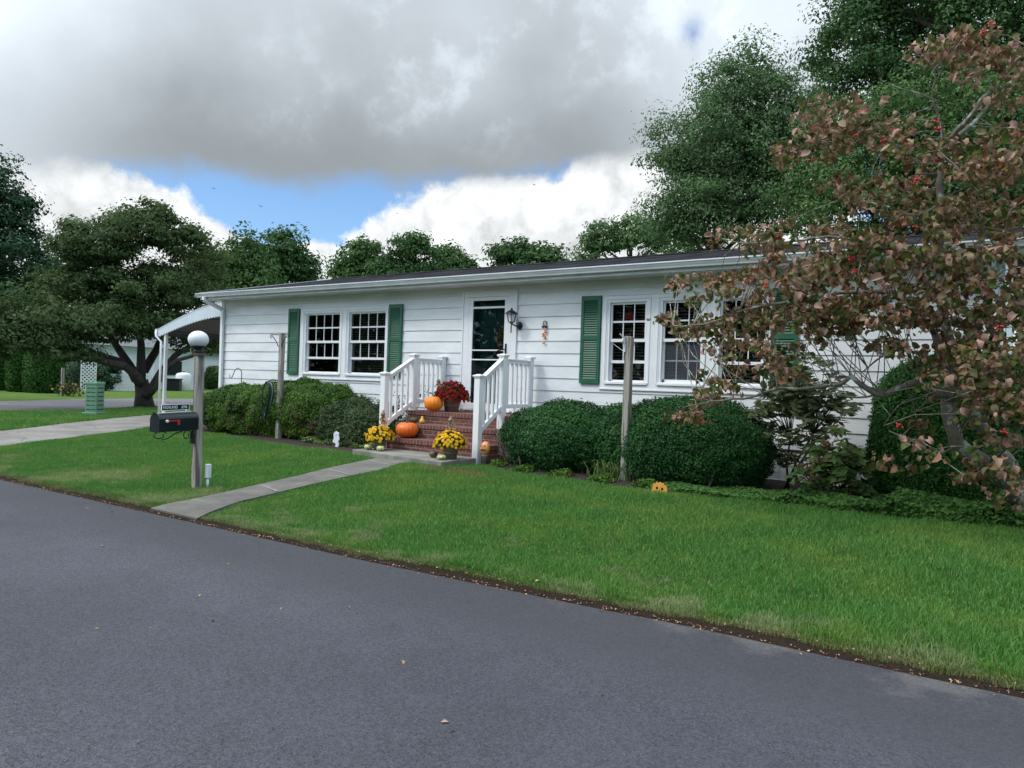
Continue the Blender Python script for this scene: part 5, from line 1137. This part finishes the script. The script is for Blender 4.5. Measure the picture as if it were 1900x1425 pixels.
# ---------------------------------------------------------------- pumpkins, gourds, mums
def pumpkin(name, label, cat, c, rad, hgt, m, ribs=14, stem=True, group=None, lean=0):
    g = thing(name, label, cat, c, group); x, y, z = c; n_ = 12; pf = []
    for i in range(n_+1): a = math.pi*i/n_; pf.append((max(rad*math.sin(a)**.85, .001)*(1 if i not in (0, n_) else .1), hgt*(.5-.5*math.cos(a)) - (.10*hgt*math.exp(-(max(math.sin(a), 0)*3.2)**2) if i > n_/2 else -.05*hgt*math.exp(-(math.sin(a)*3.2)**2))))
    mb = MB(); mb.lathe(pf, c, ribs*4, True, lambda a: 1+.045*abs(math.cos(a*ribs/2))**.7-.02); obj('skin', mb, m, g)
    if stem: mb = MB(); s = rad/.18; mb.tube([(x, y, z+hgt*.86), (x, y, z+hgt*1.02), (x-.02*s-lean, y, z+hgt*1.12), (x-.05*s-lean*1.8, y, z+hgt*1.15)], [.022*s, .015*s, .012*s, .015*s], 7); obj('stem', mb, M['stem'], g)
    return g
pumpkin('pumpkin', 'deep orange pumpkin on the lowest brick step beside the yellow mum', 'pumpkin', (-8.43, 9.25, .270), .185, .27, M['pumpkin'], 16, True)
pumpkin('pumpkin', 'lighter orange pumpkin with a long stem on the landing by the red mum', 'pumpkin', (-8.31, 9.76, .706), .160, .27, M['pumpkin_y'], 14, True, lean=.03)
pumpkin('gourd', 'pale flattened gourd on the slab, left of the left pot', 'gourd', (-8.70, 8.66, .089), .070, .085, M['gourd_w'], 10)
pumpkin('gourd', 'cream gourd with a green stripe in front of the left pot', 'gourd', (-8.40, 8.62, .089), .062, .088, M['gourd_w'], 8)
pumpkin('gourd', 'small cream gourd in front of the right pot', 'gourd', (-6.97, 8.40, .089), .066, .075, M['gourd_w'], 8)
pumpkin('gourd', 'dark green mottled gourd left of the right pot', 'gourd', (-7.25, 8.55, .089), .062, .10, M['gourd_g'], 8)
pumpkin('gourd', 'brownish green gourd on the second step behind the deep orange pumpkin', 'gourd', (-8.52, 9.50, .506), .075, .10, M['gourd_g'], 8)
g = thing('gourd', 'small yellow pear shaped gourd on the second brick step', 'gourd', (-8.30, 9.47, .506)); mb = MB(); mb.lathe([(.01, .0), (.045, .012), (.052, .04), (.035, .07), (.020, .095), (.018, .115), (.006, .125)], (-8.30, 9.47, .506), 14); obj('skin', mb, M['gourd_y'], g)
FM = {'y': leafmat('yellow_mum_petals', [(.78, .42, .01), (.90, .58, .02), (.92, .66, .12)], .6, .25), 'r': leafmat('dark_red_mum_petals', [(.16, .006, .010), (.27, .012, .014), (.36, .03, .016)], .6, .2), 'g': leafmat('mum_leaves', [(.02, .06, .015), (.04, .10, .025)], .5, .1)}
def mum(label, c, R, Hh, potr, poth, kind, nfl, fsz, seed, bud=None):
    g = thing('potted_mum', label, 'mum', c, 'potted mums on the steps'); x, y, z = c; mb = MB(); mb.lathe([(potr*.74, 0), (potr, poth), (potr*1.04, poth), (potr*1.04, poth*.93)], c, 20); mb.lathe([(potr*1.05, poth*.86), (potr*1.05, poth*.99)], c, 20); mb.lathe([(potr*.90, poth*.42), (potr*.91, poth*.5)], c, 20)
    obj('pot', mb, M['basket'], g)
    cz = z+poth*.95; r = np.random.RandomState(seed)
    d = unit(r.normal(size=(4200, 3))); d[:, 2] = np.abs(d[:, 2])*1.0-.12*(r.rand(4200)); P = np.array([x, y, cz])+d*np.array([R, R, Hh])*(.35+.6*r.rand(4200, 1)**.5); co, f, rn = leaves(P, d+r.normal(size=d.shape)*.6, .035, seed, .5); npmesh('leaves', co, f, FM['g'], g, rnd=rn)
    # flowers: petal rosettes facing out
    k = np.arange(nfl)+.5; ph = np.arccos(1-1.12*k/nfl); th = math.pi*(1+5**.5)*k; D_ = np.stack([np.cos(th)*np.sin(ph), np.sin(th)*np.sin(ph), np.cos(ph)], 1); D_ = unit(D_+r.normal(size=D_.shape)*.06)
    Cc = np.array([x, y, cz])+D_*np.array([R, R, Hh])*(1+.05*r.normal(size=(nfl, 1))); co = []; fa = []; rn = []
    for i in range(nfl):
        n_ = unit(D_[i]+np.array([0, 0, .15])+r.normal(size=3)*.18); t_ = unit(np.cross(n_, r.normal(size=3))); b_ = np.cross(n_, t_); s = fsz*(.75+.5*r.rand())
        if r.rand() < .06 and kind == 'y': s *= .7
        rv = r.rand()
        for ring, (rad_, lift, npet) in enumerate(((1.0, .0, 9), (.72, .22, 8), (.42, .38, 6))):
            a0 = r.rand()*6.28
            for q in range(npet):
                a = a0+6.283*q/npet; e = t_*math.cos(a)+b_*math.sin(a); h_ = np.cross(n_, e); o = len(co); wv = s*.30*rad_
                co += [Cc[i]+n_*s*lift*.6, Cc[i]+e*s*rad_*.6+h_*wv+n_*s*(lift+.06), Cc[i]+e*s*rad_+n_*s*(lift-.04), Cc[i]+e*s*rad_*.6-h_*wv+n_*s*(lift+.06)]; fa += [(o, o+1, o+2), (o, o+2, o+3)]; rn += [min(1, rv*.7+.1*ring+.1)]*4
    npmesh('flowers', np.array(co), np.array(fa), FM[kind], g, rnd=np.array(rn)); return g
mum('dark red mum in a basket pot on the landing, taller than the other potted mums', (-8.16, 10.06, .706), .29, .29, .155, .235, 'r', 300, .030, 3)
mum('yellow mum at the left end of the slab, a leaf figure standing behind it', (-8.58, 8.78, .089), .225, .20, .115, .185, 'y', 120, .031, 4)
mum('yellow mum at the right side of the slab in front of the steps', (-6.98, 8.60, .089), .235, .21, .13, .205, 'y', 135, .031, 5)
# dried-leaf scarecrow picks stuck in the mums
LM['pick'] = leafmat('straw_and_leaf_bits', [(.45, .16, .05), (.60, .42, .22), (.25, .10, .06), (.55, .45, .32)], .7, .1)
def pick(label, c, hgt, wid, seed):
    g = thing('scarecrow_pick', label, 'ornament', c); r = np.random.RandomState(seed); n_ = 160; u = r.rand(n_); P = np.stack([c[0]+wid*(1-u)*r.normal(size=n_)*.5, c[1]+wid*.4*r.normal(size=n_)*(1-u)*.6, c[2]+hgt*u], 1); co, f, rn = leaves(P, r.normal(size=P.shape)+np.array([0, -1, .2]), .045, seed, .5); npmesh('body', co, f, LM['pick'], g, rnd=rn)
    mb = MB(); mb.ball((c[0], c[1], c[2]+hgt*.62), .028, 10, 7); mb.lathe([(.045, c[2]+hgt*.74), (.03, c[2]+hgt*.78), (.022, c[2]+hgt*.9), (.004, c[2]+hgt*1.06)], (c[0], c[1], 0), 10); obj('head', mb, M['basket'], g)
    mb = MB(); mb.tube([(c[0], c[1], c[2]-.12), (c[0], c[1], c[2]+hgt*.6)], .004, 5); obj('stick', mb, M['stem'], g)
pick('small straw figure standing behind the left yellow mum', (-8.66, 8.92, .47), .24, .11, 3)
pick('dried leaf figure on top of the right yellow mum', (-7.02, 8.64, .49), .21, .10, 4)
pick('small cream leaf bow on the red mum', (-8.30, 9.86, 1.13), .12, .07, 6)

# ghost, jack-o-lantern boards
gp = atG(624, 832, 0); g = thing('ghost_cutout', 'white ghost shaped garden board in front of the left bushes', 'ornament', (gp.x, gp.y, 0)); mb = MB(); s = .01
out = [(-3, 0), (-1, 6), (-3.5, 9), (-7, 8), (-9.5, 11), (-7, 14), (-6.5, 19), (-7.5, 23), (-5, 26.5), (-1.5, 28.5), (2, 27), (5.5, 26.5), (6, 24), (4.5, 22), (7, 17), (6.5, 13), (4, 11.5), (6, 8), (6, 4), (3.5, 0)]
mb.prism([(gp.x+a*s, b*s+.01) for a, b in out], 'y', gp.y-.009, gp.y+.009); obj('board', mb, M['ghost'], g, bevel=.002); mb = MB(); mb.box((gp.x-.008, gp.y+.010, -.04), (gp.x+.008, gp.y+.022, .16)); obj('stake', mb, M['stem'], g)
mb = MB()
for a, b in ((-3.2, 22), (.5, 22.5)): mb.prism([(gp.x+(a+.8*math.cos(q))*s, (b+1.1*math.sin(q))*s+.01) for q in np.linspace(0, 5.6, 9)], 'y', gp.y-.011, gp.y-.0095)
obj('eyes', mb, M['slab'], g)
jp = atL(1224, 916); g = thing('pumpkin_cutout', 'flat orange jack-o-lantern board at the lawn edge under the dome bush', 'ornament', (jp.x, jp.y, 0)); mb = MB()
out = [(-9, 0), (-9.5, 4), (-8, 8), (-7.5, 11.5), (-5.5, 10.5), (-4, 13), (-2, 12), (0, 13.5), (2.5, 12), (4.5, 13), (5.5, 10.5), (7.5, 10), (9, 6), (9.2, 2), (8.5, 0)]; k = .0105
mb.prism([(jp.x+a*k, b*k) for a, b in out], 'y', jp.y-.008, jp.y+.008); obj('board', mb, M['jack'], g, bevel=.002)
mb = MB()
for a, b in ((-3, 6.5), (3, 6)): mb.prism([(jp.x+(a+1.5*math.cos(q))*k, (b+1.6*math.sin(q))*k) for q in np.linspace(0, 5.5, 8)], 'y', jp.y-.010, jp.y-.0085)
mb.prism([(jp.x+a*k, b*k) for a, b in ((-1, 3.5), (1, 3.5), (0, 5.2))], 'y', jp.y-.010, jp.y-.0085); mb.prism([(jp.x+a*k, b*k) for a, b in ((-6, 3), (-4, 2.4), (-3, 1.2), (-1, 2.2), (0, .8), (2, 2), (4, 1), (6, 3), (3, .2), (-3, .2))], 'y', jp.y-.010, jp.y-.0085); obj('face', mb, M['ink'], g)
g = thing('jack_o_lantern', 'plastic jack-o-lantern with a jagged grin on a grey stand behind the right foot post', 'jack-o-lantern', (-6.78, 9.2, 0)); jx, jy = atY(900.5, 832, 9.0).x, 9.0; jz = atY(900.5, 832, 9.0).z
mb = MB(); mb.ball((jx, jy, jz), .085, 32, 14, .88, .75, 1.25); obj('lantern', mb, M['jackface'], g); mb = MB(); mb.tube([(jx, jy, jz+.09), (jx-.01, jy, jz+.135)], [.014, .010], 7); obj('stem', mb, M['shutter'], g)
mb = MB(); yf = jy-.068
def yfront(x, z): q = 1-((x)/.075)**2-((z)/.106)**2; return jy-.064*math.sqrt(max(q, .02))-.003
def patch(pts_):
    vs = [(jx+a, yfront(a, b), jz+b) for a, b in pts_]; mb.add(vs+[(v[0], v[1]+.006, v[2]) for v in vs], [tuple(range(len(vs)))]+[(i, (i+1) % len(vs), (i+1) % len(vs)+len(vs), i+len(vs)) for i in range(len(vs))])
patch([(-.04, .03), (-.012, .035), (-.024, .058)]); patch([(.012, .035), (.04, .03), (.026, .058)]); patch([(-.008, .008), (.008, .008), (0, .024)])
for k in range(5): a = -.045+k*.018; patch([(a, -.018-.008*math.sin(k)), (a+.009, -.040), (a+.018, -.018), (a+.012, -.008), (a+.004, -.010)])
obj('face', mb, M['ink'], g); mb = MB(); mb.lathe([(.05, -.0), (.045, jz-.12), (.06, jz-.095)], (jx, jy, 0), 12); obj('stand', mb, M['slab'], g)

# ---------------------------------------------------------------- green utility pedestal across the driveway
bp_ = atG(175, 771, -.03); bx, by = bp_.x, bp_.y; g = thing('utility_pedestal', 'green plastic utility pedestal with rows of vents on the verge', 'utility box', (bx, by, -.03)); ang = R_(28)
mb = MB(); w_ = .165; mb.box((bx-w_, by-w_, -.03), (bx+w_, by+w_, .86), ang, (bx, by)); obj('cabinet', mb, M['greenbox'], g, bevel=.02)
mb = MB(); mb.box((bx-w_-.05, by-w_-.05, -.04), (bx+w_+.05, by+w_+.05, .06), ang, (bx, by)); obj('base', mb, M['greenbox'], g, bevel=.01); mb = MB(); mb.box((bx-w_-.012, by-w_-.012, .80), (bx+w_+.012, by+w_+.012, .885), ang, (bx, by)); obj('lid', mb, M['greenbox'], g, bevel=.02)
mb = MB()
for k in range(6):
    z = .13+k*.115
    for j in range(2): mb.box((bx-w_+.04+j*.14, by-w_-.004, z), (bx-w_+.15+j*.14, by-w_+.004, z+.022), ang, (bx, by)); 
    mb.box((bx+w_-.004, by-w_+.04, z), (bx+w_+.004, by+w_-.04, z+.03), ang, (bx, by))
obj('vents', mb, mat('dark_green_vent', (.015, .05, .03), .6, .1), g)

# ---------------------------------------------------------------- over the side street: arborvitae, post, flowers, neighbours
for i, (px, py, hw, hh_, lab) in enumerate([(-8, 724, .72, 2.7, 'leftmost of the three clipped dark evergreen columns, cut by the photo edge'), (36, 727, .60, 2.5, 'middle one of three clipped dark evergreen columns over the street'), (80, 729, .86, 2.35, 'widest of the clipped evergreen columns over the street, next to the grey post')]):
    q = atG(px, py, -.03); shrub('evergreen_shrub', lab, 'shrub', (q.x, q.y, -.03), (hw, hw, hh_), LM['arbor'], 9000, .10, 60+i, 'clipped evergreens over the side street', p=2.6, lumpA=.03, stems=False)
q = atG(150, 722, -.03); shrub('dark_shrub', 'loose dark purple green shrub in front of the lattice fence', 'shrub', (q.x+1.2, q.y, -.03), (2.6, 1.4, 2.3), LM['ever'], 9000, .15, 66, p=2.0, lumpA=.2, depth=.3, stems=False)
q = atG(128, 735, -.03); g = thing('flower_bush', 'small bush with orange and pink flowers by the street post', 'plant', (q.x, q.y, -.03)); r = np.random.RandomState(8); P = np.array([q.x, q.y, .28])+r.normal(size=(900, 3))*np.array([.25, .25, .17]); co, f, rn = leaves(P, r.normal(size=P.shape), .09, 9, .5); npmesh('leaves', co, f, LM['rose'], g, rnd=rn); P = np.array([q.x, q.y, .40])+r.normal(size=(70, 3))*np.array([.24, .24, .13]); co, f, rn = leaves(P, r.normal(size=P.shape)+np.array([.5, -1, .5]), .10, 9, .9); npmesh('flowers', co, f, LM['swag'], g, rnd=rn)
q = atG(115, 735, -.03); g = thing('street_post', 'grey wooden post beside the widest clipped evergreen over the street', 'post', (q.x, q.y, -.03)); woodpost(q.x, q.y, -.05, 1.25, .11, g, None, seed=8)
M['farroof'] = mat('neighbour_grey_roof', (.16, .17, .19), .8, .1, 2)
def fpt(px, py, d): v = atD(px, py, d); return v
A = fpt(165, 700, 56); B = fpt(345, 700, 60); g = thing('neighbour_house', 'white neighbour house seen low through the spreading dogwood', 'house', (A.x, A.y, -.03)); ax = Vector((B.x-A.x, B.y-A.y, 0)).normalized(); nrm = Vector((ax.y, -ax.x, 0)); 
if nrm.dot(Vector((-A.x, -A.y, 0))) < 0: nrm = -nrm
def fbox(mb, p, u0, u1, v0, v1, z0, z1):
    vs = []
    for z in (z0, z1):
        for u, v in ((u0, v0), (u1, v0), (u1, v1), (u0, v1)): w = p+ax*u-nrm*v; vs.append((w.x, w.y, z))
    mb.add(vs, [(0, 3, 2, 1), (4, 5, 6, 7), (0, 1, 5, 4), (1, 2, 6, 5), (2, 3, 7, 6), (3, 0, 4, 7)])
A0 = Vector((A.x, A.y, 0)); wlen = (Vector((B.x, B.y, 0))-A0).length
mb = MB(); fbox(mb, A0, -2, wlen+1, 0, 7, -.03, 2.9)
for k in range(14): fbox(mb, A0, -2, wlen+1, -.02, 0, .15+k*.2, .165+k*.2)
obj('wall', mb, M['housewhite'], g); mb = MB(); p = A0
vs = []
for u in (-2.4, wlen+1.4):
    for v, z in ((-.5, 2.85), (3.5, 4.0), (7.5, 2.85)): w = p+ax*u-nrm*v; vs.append((w.x, w.y, z))
mb.add(vs, [(0, 3, 4, 1), (1, 4, 5, 2), (0, 1, 2), (3, 5, 4), (0, 2, 5, 3)]); obj('roof', mb, M['farroof'], g)
mb = MB(); fbox(mb, A0, 2.2, 3.1, -.05, -.021, .1, 2.2); obj('door', mb, M['globe'], g)
mb = MB(); fbox(mb, A0, wlen-1.6, wlen-.4, -.05, -.021, 1.0, 2.0); obj('window', mb, M['dark'], g)
# lattice fence panels, each a grid of crossed strips in a frame
def lattice(label, p0, p1, z1, grp):
    p0, p1 = Vector((p0.x, p0.y, 0)), Vector((p1.x, p1.y, 0)); d = (p1-p0).normalized(); L_ = (p1-p0).length; g = thing('lattice_panel', label, 'fence', (p0.x, p0.y, -.03), grp); mb = MB(); z0 = .02; st_ = .21
    def P3(u, z): w = p0+d*u; return (w.x, w.y, z)
    k = -int((z1-z0)/st_)-1
    while k*st_ < L_:
        for s in (1, -1):
            a = k*st_ if s == 1 else k*st_+(z1-z0); b = a+s*(z1-z0); za, zb_ = z0, z1
            lo, hi = (a, b) if a < b else (b, a); 
            def zat(u): return z0+(u-a)/(b-a)*(z1-z0)
            u0, u1 = max(lo, 0), min(hi, L_)
            if u1-u0 > .03: mb.bar(P3(u0, zat(u0)), P3(u1, zat(u1)), .02, .062, up=(0, 0, 1))
        k += 1
    obj('lattice', mb, M['housewhite'], g); mb = MB(); mb.bar(P3(0, z0), P3(L_, z0), .05, .09); mb.bar(P3(0, z1), P3(L_, z1), .05, .09); mb.bar(P3(0, z0), P3(0, z1), .09, .05, up=(d.x, d.y, 0)); mb.bar(P3(L_, z0), P3(L_, z1), .09, .05, up=(d.x, d.y, 0)); obj('frame', mb, M['housewhite'], g)
lattice('white lattice panel rising at the left of the neighbour house', fpt(150, 700, 50), fpt(178, 700, 50), 2.3, 'white lattice panels')
lattice('low white lattice skirt between the stems of the spreading dogwood', fpt(198, 700, 51), fpt(252, 700, 52), .95, 'white lattice panels')
lattice('white lattice panel right of the spreading dogwood trunk', fpt(272, 700, 49), fpt(284, 700, 49), 2.0, 'white lattice panels')
A = fpt(300, 700, 62); B = fpt(412, 700, 64); g = thing('neighbour_shed', 'white low building seen under the carport', 'building', (A.x, A.y, -.03)); ax = Vector((B.x-A.x, B.y-A.y, 0)).normalized(); nrm = Vector((ax.y, -ax.x, 0))
if nrm.dot(Vector((-A.x, -A.y, 0))) < 0: nrm = -nrm
A0 = Vector((A.x, A.y, 0)); mb = MB(); fbox(mb, A0, 0, 6.5, 0, 5, -.03, 2.6); obj('wall', mb, M['housewhite'], g); mb = MB(); fbox(mb, A0, -.3, 6.8, -.3, 5.3, 2.6, 2.75); obj('roof', mb, M['farroof'], g)
q = fpt(340, 712, 56); g = thing('storage_tank', 'white upright tank by the low white building', 'tank', (q.x, q.y, -.03)); mb = MB(); mb.lathe([(.48, 0), (.5, .04), (.5, 1.05), (.42, 1.18), (.1, 1.25)], (q.x, q.y, -.03), 20); obj('tank', mb, M['globe'], g); mb = MB(); mb.lathe([(.08, 1.24), (.08, 1.32)], (q.x, q.y, -.03), 10); obj('cap', mb, M['blackmetal'], g)
q = fpt(319, 714, 55); g = thing('storage_bin', 'dark grey bin left of the white tank', 'bin', (q.x, q.y, -.03)); mb = MB(); mb.box((q.x-.55, q.y-.3, -.03), (q.x+.55, q.y+.3, .72), R_(40), (q.x, q.y)); obj('bin_body', mb, M['blackmetal'], g, bevel=.03); mb = MB(); mb.box((q.x-.6, q.y-.35, .721), (q.x+.6, q.y+.35, .80), R_(40), (q.x, q.y)); obj('lid', mb, M['blackmetal'], g, bevel=.02)
# shrubs in front of the far building, flag on the carport post
q = atG(392, 722, -.03); shrub('dark_shrub', 'dark rounded shrub seen past the carport post', 'shrub', (q.x+1, q.y, -.03), (1.9, 1.2, 1.9), LM['mid'], 7000, .14, 68, p=2.0, lumpA=.15, stems=False)
fp = (pp.x+1.70, CB-.15); g = thing('small_flag', 'small faded red striped flag hanging by the rear carport post', 'flag', (fp[0], fp[1], .7)); mb = MB(); vs = []; m_ = 9
for i in range(m_):
    for j in range(4): vs.append((fp[0]-.06-.055*j+.02*math.sin(i*.9+j), fp[1]-.02*math.sin(i*1.1+j*1.3), 1.15-.075*i-.03*j))
mb.add(vs, [(i*4+j, i*4+j+1, (i+1)*4+j+1, (i+1)*4+j) for i in range(m_-1) for j in range(3)], True); obj('cloth', mb, M['flagcloth'], g); mb = MB(); mb.tube([(fp[0], fp[1], 1.0), (fp[0]-.25, fp[1], 1.2)], .008, 5); obj('flag_stick', mb, M['stem'], g)

# birds in the sky
def bird(px, py, d, lab, s, roll):
    c = atD(px, py, d); g = thing('bird', lab, 'bird', V3(c), 'birds in flight'); mb = MB(); mb.ball(V3(c), .06*s, 8, 6, 2.4, .8, .8); a = roll
    for sd in (-1, 1):
        w1 = Vector((sd*.05*math.sin(a), sd*.22, .10+.05*sd*a))*s; w2 = Vector((-.08, sd*.46, .06+.1*sd*a))*s; p = Vector(c)
        mb.add([p+Vector((.08, 0, .02))*s, p+w1+Vector((.07, 0, 0))*s, p+w2, p+w1-Vector((.07, 0, 0))*s, p+Vector((-.08, 0, .02))*s, p+Vector((0, 0, -.0))*s], [(0, 1, 3, 4), (1, 2, 3)])
    obj('body', mb, M['ink'], g)
bird(397, 350, 70, 'dark bird flying in the blue gap, highest of the left birds', .62, .4); bird(484, 383, 70, 'dark bird flying low in the middle of the blue gap', .62, -.5); bird(991, 343, 70, 'dark bird flying in front of the grey cloud edge over the middle of the roof', .6, .2); bird(737, 396, 80, 'tiny dark bird beside the white cloud at the right of the blue gap', .6, .3); bird(197, 403, 75, 'dark bird in front of the white cloud over the spreading dogwood', .6, .6)

# fallen leaves along the lawn edge and on the asphalt (uncountable)
LM['litter'] = leafmat('fallen_leaf_bits', [(.30, .15, .07), (.42, .27, .15), (.20, .09, .05), (.50, .38, .26)], .8, .0)
r = np.random.RandomState(50); n = 2400; x = -12+14*r.rand(n); y = EDGE-.02+.035*r.normal(size=n)-.05*r.rand(n)**3; yo = y; y = y+eoff(x); z = np.where(yo > EDGE, gh(x, y)+.014, -.118+.006*r.rand(n)); P = np.stack([x, y, z], 1); co, f, rn = leaves(P, r.normal(size=P.shape)*.35+np.array([0, 0, 1]), .014, 51, .6)
tag(npmesh('fallen_leaves', co, f, LM['litter'], None, (-4, EDGE, -.1), rnd=rn), 'brown leaf litter along the edge of the asphalt', 'leaf litter', kind='stuff')
r = np.random.RandomState(52); n = 70; x = -8+9*r.rand(n); y = 1.3+7*r.rand(n); P = np.stack([x, y, np.where(y < 4.05, -.119, gh(x, y)+.03)], 1); P = P[~in_walk(x, y)]; co, f, rn = leaves(P, r.normal(size=P.shape)*.3+np.array([0, 0, 1]), .026, 53, .6)
tag(npmesh('fallen_leaves', co, f, LM['litter'], None, (-4, 3, -.1), rnd=rn), 'scattered single fallen leaves on road and lawn', 'leaf litter', kind='stuff')

# far woods closing the horizon, and the wooded side of the road behind the camera (seen in the window glass)
def woods(name, label, fn, n, size, m, seed, loc):
    r = np.random.RandomState(seed); P = fn(r, n); co, f, rn = leaves(P, r.normal(size=P.shape)+np.array([0, 0, .4]), size, seed, .6, tri=False); tag(npmesh(name, co, f, m, None, loc, rnd=rn), label, 'woods', kind='stuff')
def far1(r, n):
    a = np.radians(-80+95*r.rand(n)); base = 6.0+1.2*np.sin(a*23)+.9*np.sin(a*51+1)+.6*np.sin(a*97); d = 92+7*r.rand(n); return np.stack([d*np.sin(a), d*np.cos(a), (base*r.rand(n)**.6)], 1)
woods('far_woods', 'distant line of woods closing the view beyond the neighbour houses', far1, 60000, .75, LM['ever'], 70, (-60, 60, 0))
def back1(r, n): x = -60+90*r.rand(n); b = 8+2*np.sin(x*.35)+1.2*np.sin(x*.9); return np.stack([x, -17-3*r.rand(n), b*r.rand(n)**.7], 1)
woods('roadside_woods', 'woods across the road behind the viewer, reflected in the windows', back1, 26000, .6, LM['oak'], 71, (-15, -18, 0))
